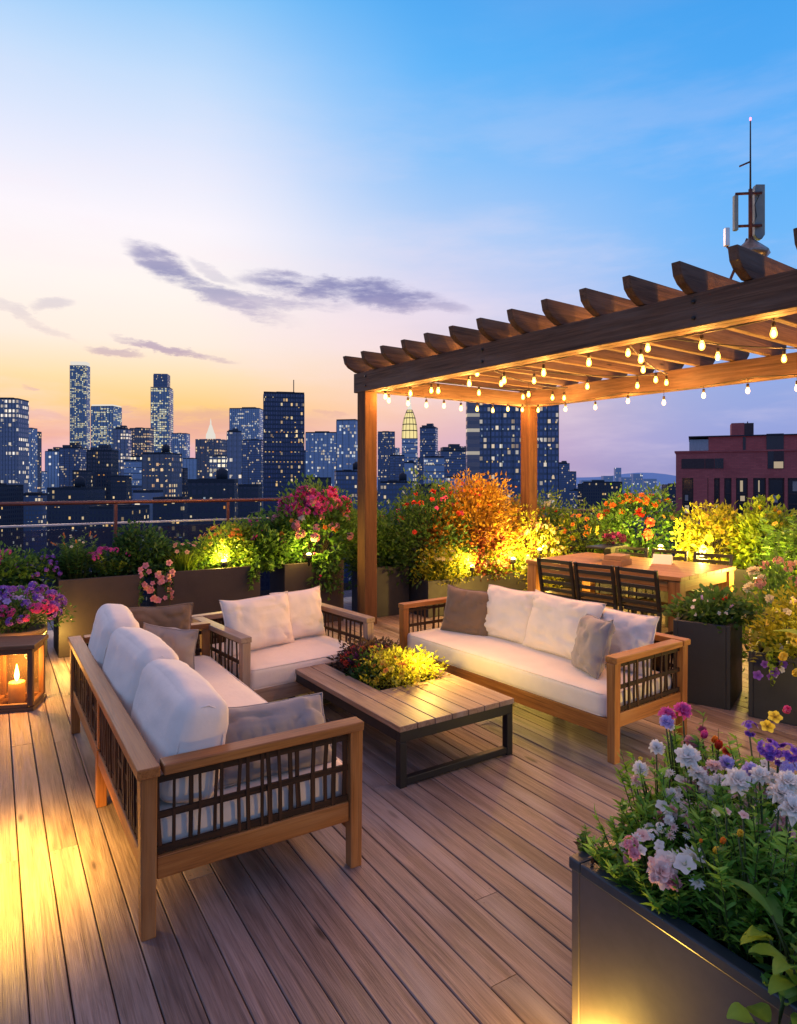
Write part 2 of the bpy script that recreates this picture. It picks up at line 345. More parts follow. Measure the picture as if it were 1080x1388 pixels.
# ------------------------------------------------------------------ the deck
mb=MB(); PITCH,BW=.120,.1155; DROT=R(-.9)
x=-5.0; X1=10.2
while x<X1:
    y=-2.2-U(0,2.5)
    while y<9.0:
        L=U(3.2,4.8); y1=min(y+L,9.05); y0=max(y,-2.2)
        if y1-y0>.15:
            hw=BW/2; ch=.003; dz=U(-.0012,.0012); yy0,yy1=y0+.0015,y1-.0015; off=(U(0,90),U(0,90),U(0,90)); sh=U(0,1)
            prof=[(-hw,-.028),(hw,-.028),(hw,-ch),(hw-ch,0),(-hw+ch,0),(-hw,-ch)]
            v=[(x+a,yy,b+dz) for yy in (yy0,yy1) for a,b in prof]; g=[(q[1]+off[0],q[0]-x+off[1],q[2]+off[2]) for q in v]
            mb.raw(v,[(0,1,2,3,4,5)[::-1],(6,7,8,9,10,11)]+[(i,(i+1)%6,6+(i+1)%6,6+i)[::-1] for i in range(6)],g,sh)
        for ye in (y0+.03,y1-.03):
            for xs_ in (-.038,.038): q=[(x+xs_+.004*math.cos(k_*1.047),ye+.004*math.sin(k_*1.047),.0016) for k_ in range(6)]; mb.raw(q,[(0,1,2,3,4,5)],[(91.3,4.2,7.7)]*6,0)
        y=y1
    x+=PITCH
dk=mb.build('deck',M['deck'],rz=DROT); struct(dk)
bm=bmesh.new(); bm.from_mesh(dk.data); bmesh.ops.recalc_face_normals(bm,faces=bm.faces); bm.to_mesh(dk.data); bm.free()
sl=MB().box((2.5,3.3,-.19),(16,13.2,.30)).build('roof_slab',M['soil']); struct(sl)

# ------------------------------------------------------------------ cushions
def rbox(sx,sy,sz,r,puff=0,nz=0,seed=0,div=14):
    v=[];f=[];idx={}
    def key(p):
        k=tuple(round(c*1000) for c in p)
        if k not in idx: idx[k]=len(v); v.append(p)
        return idx[k]
    N=div
    for ax in range(3):
        for sgn in (-1,1):
            for i in range(N):
                for j in range(N):
                    q=[]
                    for a,b in ((i,j),(i+1,j),(i+1,j+1),(i,j+1)):
                        p=[0,0,0]; p[ax]=sgn; 
                        e=lambda t:math.sin((2*t/N-1)*math.pi/2)*.5+(2*t/N-1)*.5
                        p[(ax+1)%3]=e(a)*sgn; p[(ax+2)%3]=e(b); q.append(key(tuple(p)))
                    f.append(tuple(q))
    out=[]
    for p in v:
        P=Vector((p[0]*sx/2,p[1]*sy/2,p[2]*sz/2)); I=Vector([max(-(s/2-r),min(s/2-r,c)) for c,s in zip(P,(sx,sy,sz))])
        dd=P-I
        if dd.length>1e-6: P=I+dd.normalized()*r
        bu=puff*(1-p[0]**2)*(1-p[1]**2)
        P.z+= bu*p[2]
        bx=puff*.6*(1-p[2]**2); P.x+=p[0]*bx*(1-p[1]**2); P.y+=p[1]*bx*(1-p[0]**2)
        if nz:
            q=mnoise.noise_vector(P*5+Vector((seed,seed*2,0))); w_=mnoise.noise(Vector((P.x*5+seed,P.y*22,P.z*5)))*.5
            P+=q*nz+Vector((0,0,1))*w_*nz*p[2]
        out.append(P)
    return out,f
def pillow(w_,h_,t,seed,nz=.012,N=22,pinch=.10,boxy=3.0):
    v=[];f=[]
    for sgn in (1,-1):
        o=len(v)
        for i in range(N+1):
            for j in range(N+1):
                a=2*i/N-1;b=2*j/N-1
                a=math.copysign(abs(a)**.85,a); b=math.copysign(abs(b)**.85,b)
                px_=a*(1-pinch*(1-b*b)*abs(a)**3*.8); pz=b*(1-pinch*(1-a*a)*abs(b)**3*.8)
                T=((1-abs(a)**boxy)*(1-abs(b)**boxy))**.55
                P=Vector((px_*w_/2, sgn*T*t/2, pz*h_/2))
                wr=mnoise.noise(Vector((P.x*9+seed,P.z*9,seed*3+sgn)))+.6*mnoise.noise(Vector((P.x*22,P.z*17+seed,sgn*5)))
                corner=abs(a*b); rg=mnoise.noise(Vector((P.x*6+seed*7,P.z*11,sgn*2.)))
                wr-=1.3*max(0,1-abs(rg)*7)
                P.y+=sgn*wr*nz*min(1,T*1.6)*(1+corner)
                sag=mnoise.noise(Vector((a*1.2+seed,b*1.2,3.)))*.02; P.x+=sag*abs(b); P.z+=sag*abs(a)
                v.append(P)
        for i in range(N):
            for j in range(N):
                q=(o+i*(N+1)+j,o+(i+1)*(N+1)+j,o+(i+1)*(N+1)+j+1,o+i*(N+1)+j+1); f.append(q[::sgn])
    return v,f
def rim(w_,h_,seed,N=22,pinch=.10):
    pts=[]
    def E(a,b):
        a=math.copysign(abs(a)**.85,a); b=math.copysign(abs(b)**.85,b)
        x_=a*(1-pinch*(1-b*b)*abs(a)**3*.8); z_=b*(1-pinch*(1-a*a)*abs(b)**3*.8)
        sag=mnoise.noise(Vector((a*1.2+seed,b*1.2,3.)))*.02
        return Vector((x_*w_/2+sag*abs(b),0,z_*h_/2+sag*abs(a)))
    T=[2*i/N-1 for i in range(N)]
    pts=[E(t,-1) for t in T]+[E(1,t) for t in T]+[E(-t,1) for t in T]+[E(-1,-t) for t in T]
    return pts
def weld(o):
    bm=bmesh.new(); bm.from_mesh(o.data); bmesh.ops.remove_doubles(bm,verts=bm.verts,dist=.0008); bmesh.ops.recalc_face_normals(bm,faces=bm.faces)
    for q in bm.faces: q.smooth=True
    bm.to_mesh(o.data); bm.free()
def cushion(name,label,w_,h_,t,m,loc,rot,seed,nz=.012,boxy=3.0,group=None,cat='cushion',pipe=True):
    root=thing(name,label,cat,loc,0,group); root.rotation_euler=rot
    v,f=pillow(w_,h_,t,seed,nz,boxy=boxy); o=MB().raw(v,f,None,.5,True).build('cover',m,root); weld(o)
    if pipe:
        p=rim(w_,h_,seed); MB().tube(p+[p[0]],.0045,6,cap=False).build('piping',m,root)
    return root

# ------------------------------------------------------------------ sofas   (local: back at x=0, front at x=D, length along y)
def sofa(name,label,cat,L,D,loc,rz,seat_h=.40,arm=.64,wood_m='teak',reedy=True):
    t=thing(name,label,cat,loc,rz); P=.062; wm=M[wood_m]
    for i,(x_,y_) in enumerate(((P/2,P/2),(D-P/2,P/2),(P/2,L-P/2),(D-P/2,L-P/2))):
        MB().box((x_,y_,(arm-.04)/2),(P,P,arm-.04),taper=.86).build('leg',wm,t,.005)
    mid=max(0,round(L/1.2)-1)
    for k in range(mid):
        MB().box((P/2,L*(k+1)/(mid+1),.15),(.05,.055,.30)).build('leg',wm,t,.004)
        MB().box((P/2,L*(k+1)/(mid+1),.45),(.036,.045,.298)).build('back_stile',wm,t,.004)
    cap=.082
    MB().box((cap/2-.012,L/2,arm-.02),(cap,L+.024,.04)).build('back_rail',wm,t,.005)
    for y_ in (cap/2-.012,L-cap/2+.012):
        MB().box((cap+(D-cap)/2,y_,arm-.0205),(D-cap+.012-.013,cap,.039)).build('armrest',wm,t,.005)
    r=MB()
    r.box((P/2,L/2,.255),(.034,L-2*P-.002,.075)); r.box((D-P/2-.004,L/2,.20),(.034,L-2*P-.002,.10))
    for y_ in (P/2,L-P/2): r.box((D/2,y_,.25),(D-2*P-.002,.034,.085))
    for k in range(7): r.box((D*(.14+.12*k),L/2,.222),(.05,L-.09,.02))
    r.build('seat_frame',wm,t,.004)
    def panel(p0,p1,dens,parent):
        q=MB(); p0=Vector(p0); p1=Vector(p1); dd=p1-p0; n_=int(dd.length*dens)
        nrm=Vector((-dd.y,dd.x,0)).normalized()
        for zz in (.312,.44,.575): q.bar(p0+Vector((0,0,zz)),p1+Vector((0,0,zz+U(-.006,.006))),.013,.024,sh=.1)
        for k in range(n_):
            a=p0+dd*((k+.5+U(-.28,.28))/n_); b=a+dd.normalized()*U(-.012,.012); w__=random.choice((.009,.012,.015,.019) if dens<35 else (.009,.012,.015,.02))
            o=nrm*U(-.007,.007)
            mid_=(a+b)/2+nrm*U(-.006,.006)+dd.normalized()*U(-.006,.006)
            q.bar(a+o+Vector((0,0,.285)),mid_+o+Vector((0,0,.45)),w__,.008,up=nrm); q.bar(mid_+o+Vector((0,0,.45)),b+o+Vector((0,0,arm-.04)),w__*U(.8,1.1),.008,up=nrm)
        q.build('slat_panel',M['reed'],parent)
    panel((P/2,P,0),(P/2,L-P,0),92,t)
    for y_ in (P/2,L-P/2): panel((P,y_,0),(D-P,y_,0),22 if reedy else 16,t)
    v,f=rbox(D-P-.02,L-2*P-.012,.16,.035,.014,.004,L); c=MB().raw([p+Vector((D/2+P/2-.012,L/2,seat_h-.08)) for p in v],f,None,.5,True).build('seat_cushion',M['white'],t)
    # piping along the top and the bottom seam of the seat
    for zz in (seat_h-.012,seat_h-.145):
        hx,hy=(D-P-.02)/2-.006,(L-2*P-.012)/2-.006; cx,cy=D/2+P/2-.012,L/2
        pts=[(cx+a*hx*(1 if abs(b)<.96 else .985),cy+b*hy*(1 if abs(a)<.96 else .99),zz) for a,b in ((-1,-1),(0,-1),(.95,-1),(1,-.95),(1,0),(1,.95),(.95,1),(0,1),(-1,1),(-1,-1))]
        MB().tube(pts,.004,6,cap=False).build('piping',M['white'],c)
    return t
sofaL=sofa('sofa','long teak sofa seen from behind, nearest the camera at the left','sofa',2.40,.93,(.50,2.55,0),R(-.5),.42)
sofaR=sofa('sofa','long teak sofa behind the coffee table, facing the camera','sofa',2.16,.80,(3.98,2.66,0),R(4),.40)
sofaR.location=(3.985+0,2.70,0)
# the right sofa faces -x: turn it about and stand it so that its front legs meet the deck
sofaR.rotation_euler=(0,0,R(184)); sofaR.location=(3.84,4.84,0)
love=sofa('loveseat','two-seat teak loveseat at the far side, in front of the bronze planters','loveseat',1.10,.95,(1.405,5.275,0),R(-84),.40,.63,'teakgrey',False)

G='white back cushions on the sofas'
def rotz(e,z): return (e[0],e[1],z)
# near-left sofa: three plump back cushions leaning on the back rail (pillow lies in local x-z, thickness y)
def backc(label,w_,h_,t,loc,rz,lean,seed,m='white',nz=.010,boxy=5.0,name='back_cushion',roll=0,group=G):
    o=cushion(name,label,w_,h_,t,M[m],loc,(0,0,0),seed,nz,boxy,group)
    o.rotation_euler=(Matrix.Rotation(rz,4,'Z')@Matrix.Rotation(lean,4,'X')@Matrix.Rotation(roll,4,'Y')).to_euler(); return o
zL=.42
def boxc(label,w_,h_,t_,loc,rz,lean,seed,roll=0):
    root=thing('back_cushion',label,'cushion',loc,0,G); root.rotation_euler=(Matrix.Rotation(rz,4,'Z')@Matrix.Rotation(lean,4,'X')@Matrix.Rotation(roll,4,'Y')).to_euler()
    v,f=rbox(w_,h_,t_,min(t_*.40,.07),.018,.004,seed,20)
    out=[]
    for p in v:
        q=Vector((p.x,-p.z,p.y)); k=(q.z/h_+.5)
        q.y*=1.12-.22*k                                  # heavier at the foot
        cr=mnoise.noise(Vector((q.x*4+seed,q.z*20,q.y*5)))*.008+mnoise.noise(Vector((q.x*26+seed,q.z*4,q.y*6)))*.009
        q.y+=math.copysign(cr,q.y); q.z+=-.012*k*(2*q.x/w_)**2*k+cr*.4; out.append(q)
    o=MB().raw(out,f,None,.5,True).build('cover',M['white'],root); weld(o)
    for sg in (-1,1):
        ix=w_/2-.028; pts=[(math.copysign(1,sg)*(ix),-math.cos(a)*t_*.40,math.sin(a)*h_*.42) for a in [2*math.pi*k/20 for k in range(21)]]
        MB().tube([(x_+sg*.018,y_,z_) for x_,y_,z_ in pts],.004,6,cap=False).build('piping',M['white'],root)
    return root
boxc('white back cushion at the near end of the left sofa',.76,.43,.22,(.74,3.01,zL+.20),R(90),R(12),1)
boxc('white back cushion in the middle of the left sofa',.80,.45,.22,(.725,3.77,zL+.21),R(91),R(10),2,R(1.5))
boxc('white back cushion at the far end of the left sofa',.60,.47,.21,(.715,4.46,zL+.225),R(87),R(8),3,R(-2))
PG='throw pillows on the sofas'
backc('taupe grey pillow lying against the near arm of the left sofa',  .56,.34,.15,(1.12,2.80,zL+.125),R(3),R(-38),4,'grey',.016,3,'throw_pillow',R(4),PG)
backc('taupe pillow standing at the far arm of the left sofa',.46,.44,.15,(1.06,4.78,zL+.20),R(-4),R(12),5,'taupe',.016,3,'throw_pillow',0,PG)
backc('small silvery grey pillow in front of the taupe one, far end of the left sofa',.36,.34,.15,(1.07,4.53,zL+.15),R(-30),R(16),6,'grey',.016,3,'throw_pillow',R(8),PG)
# loveseat (faces -y)
backc('wide white cushion on the left half of the loveseat',.62,.42,.17,(1.816,4.86,.60),R(13),R(-14),7,nz=.012,boxy=4)
backc('white cushion tucked behind on the right half of the loveseat',.48,.41,.16,(2.215,5.01,.595),R(10),R(-13),8,nz=.012,boxy=4)
# right sofa (faces -x)
def onR(u,v_,z): # u along the sofa from its near end, v from the front edge
    a=R(4); base=Vector((3.188,2.67,0)); return base+Vector((-math.sin(a),math.cos(a),0))*u+Vector((math.cos(a),math.sin(a),0))*v_+Vector((0,0,z))
backc('white cushion at the near end of the right sofa, behind the grey pillow',.50,.42,.16,onR(.33,.60,.585),R(94),R(15),9,nz=.011,boxy=4)
backc('largest white cushion on the right sofa, left of the grey pillow',.68,.46,.18,onR(.80,.53,.605),R(91),R(20),10,nz=.012,boxy=4)
backc('white cushion on the right sofa, between the taupe pillow and the largest cushion',.58,.44,.17,onR(1.36,.56,.600),R(96),R(16),11,nz=.012,boxy=4)
backc('taupe pillow at the far end of the right sofa',.46,.40,.16,onR(1.74,.44,.575),R(112),R(16),12,'taupe',.012,3,'throw_pillow',R(-3),PG)
backc('round-edged grey pillow leaning near the near arm of the right sofa',.40,.40,.16,onR(.40,.36,.575),R(66),R(18),13,'grey',.012,3,'throw_pillow',R(4),PG)

# ------------------------------------------------------------------ coffee table with a planted trough
ct=thing('coffee_table','low slatted wood coffee table on a dark iron frame, planted in its middle','coffee table',(1.945,3.05,0),R(1.5))
W,Lc,zt=.86,1.50,.345
top=MB(); nb=7; bw=W/nb
for k in range(nb):
    x_=(k+.5)*bw
    if k in (0,1,6): top.box((x_,Lc/2,zt-.016),(bw-.006,Lc-.006,.032))
    else:
        top.box((x_,.30,zt-.016),(bw-.006,.594,.032)); top.box((x_,Lc-.08,zt-.016),(bw-.006,.154,.032))
top.build('tabletop',M['teakgrey'],ct,.003)
fr=MB()
for y_ in (.03,Lc-.03): fr.box((W/2,y_,zt-.0625),(W-.02,.04,.06))
for x_ in (.03,W-.03): fr.box((x_,Lc/2,zt-.0625),(.04,Lc-.102,.06))
fr.build('frame',M['iron'],ct,.003)
for x_ in (.032,W-.032):
    for y_ in (.032,Lc-.032): MB().box((x_,y_,(zt-.094)/2),(.045,.045,zt-.094)).build('leg',M['iron'],ct,.003)
for y_ in (.032,Lc-.032): MB().box((W/2,y_,.03),(W-.112,.04,.04)).build('stretcher',M['iron'],ct,.003)
tr=MB(); x0,x1,y0,y1=2*bw+.002,6*bw-.002,.602,Lc-.162
for a in ((x0+.006,(y0+y1)/2,.012,y1-y0),(x1-.006,(y0+y1)/2,.012,y1-y0)): tr.box((a[0],a[1],zt-.088),(a[2],a[3],.16))
for y_ in (y0+.006,y1-.006): tr.box(((x0+x1)/2,y_,zt-.088),(x1-x0-.026,.012,.16))
tr.box(((x0+x1)/2,(y0+y1)/2,zt-.172),(x1-x0-.03,y1-y0-.03,.012)); tr.build('trough',M['iron'],ct)
MB().box(((x0+x1)/2,(y0+y1)/2,zt-.09),(x1-x0-.03,y1-y0-.03,.11)).build('soil',M['soil'],ct)

# ------------------------------------------------------------------ pergola
pg=thing('pergola','brown timber pergola with rafter tails, hung with string lights','pergola',(3.88,6.80,0),R(4.0))
# local: x across (toward post two), y negative toward the camera
PW=2.78; ZB=2.73; YN=-6.4
def post(x_,y_):
    MB().box((x_,y_,ZB/2),(.17,.17,ZB)).build('post',M['post'],pg,.008)
for x_ in (0,PW):
    for y_ in (0,YN): post(x_,y_)
for x_ in (0,PW):
    q=MB(); q.box((x_-.045+.0,(YN-.5+.16)/2,ZB+.115),(.085,abs(YN)+.66,.228)); q.box((x_+.047,(YN-.5+.16)/2,ZB+.112),(.085,abs(YN)+.64,.22))
    q.build('beam',M['beam'],pg,.007)
for y_ in (0,YN):
    MB().box((PW/2,y_,ZB+.10),(PW-.185,.09,.19)).build('cross_beam',M['beam'],pg,.007)
nr=18; ys=[.08-k*.378 for k in range(nr)]
for y_ in ys:
    zb=ZB+.232; hh=.18; a0=-.27; a1=PW+.27
    poly=[(a0,hh),(a0+.022,hh*.52),(a0+.07,hh*.26),(a0+.17,0),(a1-.17,0),(a1-.07,hh*.26),(a1-.022,hh*.52),(a1,hh)]
    dz=U(-.006,.006)
    MB().prism(poly,(0,y_-.03,zb+dz*.2),(1,0,0),(0,0,1),(0,1,0),.065).build('rafter',M['beam'],pg,.006)
for y_ in (-.1,-2.05,-4.1):
    for dz in (.06,.17): MB().tube([(-.0885,y_,ZB+dz),(-.099,y_,ZB+dz)],.014,8).build('bolt',M['iron'],pg)
pgM=Matrix.Translation((3.88,6.80,0))@Matrix.Rotation(R(4.0),4,'Z')
def pw(x_,y_,z): return pgM@Vector((x_,y_,z))

# string lights
BULBS=0
def bulb(parent,p):
    global BULBS; BULBS+=1
    b=link('bulb',BM['glass'],parent,loc=p); b.scale=(.88,.88,.88)
    link('socket',BM['socket'],b); link('filament',BM['fil'],b)
    lamp('bulb_light',p,BPOW,(1,.44,.09),.028)
BPOW=16
BM=dict(
 glass=MB().lathe([(.004,-.033),(.013,-.030),(.022,-.017),(.0245,-.001),(.021,.016),(.015,.032),(.013,.044)],12).mesh('bulb_glass',M['bulb']),
 socket=MB().lathe([(.013,.040),(.016,.046),(.016,.082),(.006,.090)],10).mesh('bulb_socket',M['cable']),
 fil=MB().lathe([(.002,-.022),(.011,-.014),(.012,.006),(.006,.022)],8).mesh('bulb_filament',M['filament']))
def string(label,pts,nbulb,drop=.10,sag=.06,skip=()):
    t=thing('string_lights',label,'string lights',(0,0,0),0,'string lights under the pergola')
    pts=[pw(*p) for p in pts]; q=[]; 
    segs=[(a,b,(b-a).length) for a,b in zip(pts,pts[1:])]; tot=sum(s[2] for s in segs)
    def P(u):
        l=u*tot
        for a,b,L in segs:
            if l<=L+1e-6: s_=l/L; return a.lerp(b,s_)-Vector((0,0,1))*sag*4*s_*(1-s_)
            l-=L
        return pts[-1]
    path=[P(k/60) for k in range(61)]; c=MB(); c.tube(path,.006,5)
    for k in range(nbulb):
        p=P((k+.5)/nbulb); dr=drop+U(-.03,.03); c.tube([p,p-Vector((0,0,dr-.085))],.0035,4); bulb(t,p-Vector((0,0,dr)))
    c.build('cable',M['cable'],t)
zs=ZB+.03
string('string of bulbs hung along the front beam of the pergola',[(.13,.05,zs),(.13,-1.6,zs),(.13,-3.2,zs),(.13,-4.8,zs),(.13,-6.2,zs)],13,.10,.03)
string('string of bulbs hung along the back beam of the pergola',[(PW-.13,-.05,zs),(PW-.13,-1.6,zs),(PW-.13,-3.2,zs),(PW-.13,-4.8,zs)],10,.11,.04)
string('string of bulbs on the cross beam between the two far posts',[(.1,-.10,zs),(PW-.1,-.10,zs)],9,.10,.04)
string('string of bulbs zigzagging below the middle rafters',[(.2,-.5,zs+.14),(PW-.2,-.9,zs+.14),(.2,-1.6,zs+.14),(PW-.2,-2.3,zs+.14),(.2,-3.3,zs+.14),(PW-.2,-4.3,zs+.14)],19,.11,.08)

# ------------------------------------------------------------------ antenna standing on the pergola roof
an=thing('antenna_mast','thin rusty antenna mast with grey panels and red tip light, above the pergola','antenna',(5.92,3.36,3.105)); an.scale=(.80,.80,1.09)
z0=.10
tp=MB(); 
for a in (0,120,240): tp.tube([(.42*math.cos(R(a)),.42*math.sin(R(a)),0),(.03*math.cos(R(a)),.03*math.sin(R(a)),.72)],.016,6)
tp.build('tripod',M['rust'],an)
MB().lathe([(.02,.46),(.17,.555),(.21,.59),(.20,.60),(.05,.70),(.03,.72)],8).build('dish',M['silver'],an)
MB().tube([(0,0,.70),(0,0,1.13)],.022,8).build('lower_mast',M['rust'],an)
MB().tube([(0,0,1.13),(0,0,1.70)],[.011,.007],7).build('upper_mast',M['iron'],an)
ca=Vector((AX,-AY,0))
for s_,w_,h_,zc in ((-.17,.045,.29,.93),):
    MB().box(ca*s_+Vector((0,0,zc)),(w_,.05,h_),Matrix.Rotation(R(-32),3,'Z')).build('thin_panel',M['panel'],an,.004)
MB().prism([(-.055,-.20),(-.02,-.235),(.03,-.235),(.062,-.20),(.062,.22),(-.04,.22),(-.055,.18)],ca*.135+Vector((0,.03,.96)),ca,(0,0,1),(.536,.844,0),.07).build('panel_antenna',M['panel'],an,.004)
br=MB(); 
for zz in (.82,1.09): MB().tube([ca*-.17+Vector((0,0,zz)),ca*.13+Vector((0,0,zz+.01))],.012,6).build('bracket',M['rust'],an)
br.tube([(0,0,1.36),tuple(ca*-.125+Vector((0,0,1.32)))],.008,6).build('side_arm',M['rust'],an); br=MB(); br.tube([tuple(ca*.02+Vector((0,0,.83))),tuple(ca*.07+Vector((0,0,.9))),tuple(ca*.05+Vector((0,0,1.0))),tuple(ca*.10+Vector((0,0,1.08)))],.005,5)
br.build('cable',M['iron'],an)
MB().box(ca*-.27+Vector((0,0,.73)),(.05,.05,.15),Matrix.Rotation(R(-32),3,'Z')).build('small_antenna',M['steel'],an,.004)
MB().tube([tuple(ca*-.27+Vector((0,0,.655))),tuple(ca*-.20+Vector((0,0,.60)))],.01,6).build('bracket',M['rust'],an)
MB().lathe([(.004,0),(.011,.006),(.011,.022),(.003,.03)],8,(0,0,1.70)).build('tip_light',M['redlamp'],an)

# ------------------------------------------------------------------ railings
def railing(label,p0,p1,ztop,zmid,nposts,glass=True):
    p0=Vector(p0);p1=Vector(p1); t=thing('railing',label,'railing',p0); dd=p1-p0
    up=Vector((0,0,1)); MB().tube([up*ztop,dd+up*ztop],.022,10).build('top_rail',M['rail'],t)
    MB().bar(up*zmid,dd+up*zmid,.03,.022).build('middle_rail',M['steel'],t,.003)
    for k in range(nposts):
        q=dd*(k/(nposts-1)); MB().bar(q,q+up*(ztop-.02),.034,.034).build('post',M['rail'],t,.003)
        if k and glass:
            a=dd*((k-1)/(nposts-1)); u_=dd.normalized()
            MB().bar(a+u_*.03+up*(zmid/2),q-u_*.03+up*(zmid/2),.012,zmid-.10,up=(0,0,1)).build('glass_panel',M['glass'],t)
    return t
railing('red-brown railing with glass along the far left edge of the deck',(-2.6,8.15,0),(3.95,8.15,0),1.44,1.20,6)
railing('low glass railing behind the shrubs and pergola posts',(4.0,8.2,0),(8.15,8.45,0),1.16,1.02,5)
railing('glass railing along the right edge behind the dining table',(8.3,8.4,0),(9.35,3.0,0),1.19,1.06,5)

# ------------------------------------------------------------------ city
def bld_rot(extra=0): return -math.atan2(AY,AX)+R(extra)
GZ=-72
FA=dict(
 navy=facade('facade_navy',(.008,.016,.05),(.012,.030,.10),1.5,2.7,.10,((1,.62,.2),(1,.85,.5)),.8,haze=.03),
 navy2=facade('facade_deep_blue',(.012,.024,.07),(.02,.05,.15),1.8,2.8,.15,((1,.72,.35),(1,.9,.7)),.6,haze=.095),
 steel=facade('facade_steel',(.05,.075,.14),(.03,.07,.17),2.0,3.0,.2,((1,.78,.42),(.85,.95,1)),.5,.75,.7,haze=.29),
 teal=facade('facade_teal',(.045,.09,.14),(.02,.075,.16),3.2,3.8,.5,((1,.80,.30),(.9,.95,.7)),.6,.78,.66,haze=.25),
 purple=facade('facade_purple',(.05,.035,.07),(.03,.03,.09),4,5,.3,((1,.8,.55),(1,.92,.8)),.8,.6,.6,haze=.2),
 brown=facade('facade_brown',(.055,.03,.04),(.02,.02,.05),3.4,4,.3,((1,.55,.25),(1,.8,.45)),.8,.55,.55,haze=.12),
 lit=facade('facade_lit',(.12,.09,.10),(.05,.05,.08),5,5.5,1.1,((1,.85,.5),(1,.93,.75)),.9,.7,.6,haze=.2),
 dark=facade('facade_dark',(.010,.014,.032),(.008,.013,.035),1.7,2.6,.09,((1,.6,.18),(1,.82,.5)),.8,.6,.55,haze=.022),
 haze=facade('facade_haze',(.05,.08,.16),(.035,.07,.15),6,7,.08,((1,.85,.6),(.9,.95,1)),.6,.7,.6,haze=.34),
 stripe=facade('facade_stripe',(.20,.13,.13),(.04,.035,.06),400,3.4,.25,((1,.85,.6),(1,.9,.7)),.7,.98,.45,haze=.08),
)
M['roofdk']=paint('dark_roof',(.02,.024,.04),.8); M['concrete']=paint('pale_concrete',(.30,.24,.25),.8); M['litcrown']=emit('lit_crown',(1,.93,.82),.8); M['goldcrown']=emit('gold_crown_glow',(1,.82,.36),.95)
M['windowlit']=emit('lit_window',(1,.66,.24),.75); M['windowpale']=emit('pale_lit_window',(1,.84,.55),.62); M['windowblue']=emit('bluish_lit_window',(.65,.82,1),.38); M['windoworange']=emit('amber_window',(1,.45,.12),.6)
WINM=[M['windowlit'],M['windowpale'],M['windowblue'],M['windoworange']]
WMESH=[MB().box((0,0,0),(1,.16,1)).mesh('window_pane',m_) for m_ in WINM]
MUL=[paint('mullion_'+k,c,.5) for k,c in (('blue',(.035,.06,.13)),('dark',(.010,.013,.03)),('mauve',(.10,.075,.10)),('steel',(.07,.10,.16)))]
def building(label,x0,x1,ytop,d,fac,rot=0,side=None,crown=None,roof=True,lit=0,litmix=(0,1),group=None,zb=GZ,ybot=655,cellw=1.8,cellh=2.2,name='tower',cat='tower'):
    c=at((x0+x1)/2,650,d); wd=(x1-x0)/F*d; ht=H-(ytop-650)/F*d-zb
    t=thing(name,label,cat,(c.x,c.y,zb),bld_rot(rot),group); dp=wd*(side or U(.6,.9))
    if rot: wd=wd/(abs(math.cos(R(rot)))+ (dp/wd)*abs(math.sin(R(rot)))); dp=min(dp,wd)
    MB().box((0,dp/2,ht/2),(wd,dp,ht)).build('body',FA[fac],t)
    if roof:
        p=MB(); pw_=.35+wd*.012
        for q in ((0,pw_/2,wd,pw_),(0,dp-pw_/2,wd,pw_)): p.box((q[0],q[1],ht+.6),(q[2],q[3],1.2))
        for sx_ in (-1,1): p.box((sx_*(wd/2-pw_/2),dp/2,ht+.6),(pw_,dp-2*pw_-.02,1.2))
        p.build('parapet',M['roofdk'],t)
        MB().box((U(-.15,.15)*wd,dp*.5,ht+wd*.03+.3),(wd*U(.25,.5),dp*.4,wd*.06+.6)).build('plant_room',M['roofdk'],t)
    if (x1-x0)>15 and ytop<640 and fac not in('stripe',):
        q=MB(); nf=max(3,int(wd/random.choice((3,4.5,6)))); pr=max(.25,d*.0004); vis=min(ht,ht-(H-(705-650)/F*d-zb)); zc=ht-vis/2
        if random.random()<.65:
            for k in range(nf+1): q.box((-wd/2+wd*k/nf,-pr/2,zc),(pr*.9,pr,vis))
            for k in range(1,max(2,nf//2)): q.box((-wd/2-pr/2,dp*k/max(2,nf//2),zc),(pr,pr*.9,vis))
        else:
            nb_=int(vis/(4*(1+d*.0009)))
            for k in range(nb_): q.box((0,-pr*.4,ht-vis*k/nb_-.5),(wd+pr,pr*.8,.55+d*.0004))
        if q.v: q.build('mullions',random.choice(MUL),t)
    if crown: crown(t,wd,dp,ht)
    if lit:
        visz=max(1,ht-(H-(ybot-650)/F*d-zb)); nz=max(1,int(visz/(cellh*1.75))); nx=max(2,int(wd/(cellw*1.45))); used=set()
        asp=random.choice((.55,1,1,1.9,2.6)); rows=[random.randrange(nz) for _ in range(max(2,nz//4))]
        for k in range(lit):
            i=random.randrange(nx); j=random.choice(rows) if random.random()<.6 else random.randrange(nz)
            if (i,j) in used: continue
            used.add((i,j)); o=link('window',WMESH[random.choice(litmix)],t)
            o.location=(-wd/2+(i+.5)*wd/nx,-.0,ht-(j+.7)*visz/nz); o.scale=(cellw*U(.25,.62)*asp**.5,3.2,cellh*U(.2,.45)/asp**.5)
    return t
def flatcrown(m_,hh=.04):
    def f(t,wd,dp,ht): MB().box((0,dp/2,ht+1.3+wd*hh*4),(wd*.96,dp*.96,wd*hh*8)).build('crown',m_,t)
    return f
def capbox(t,wd,dp,ht):
    MB().box((-.02*wd,dp/2,ht+wd*.42),(wd*.76,dp*.7,wd*.8)).build('crown',FA['navy2'],t); MB().box((0,dp*.4,ht+1.25),(wd*1.02,dp*.9,1.0)).build('ledge',M['concrete'],t)
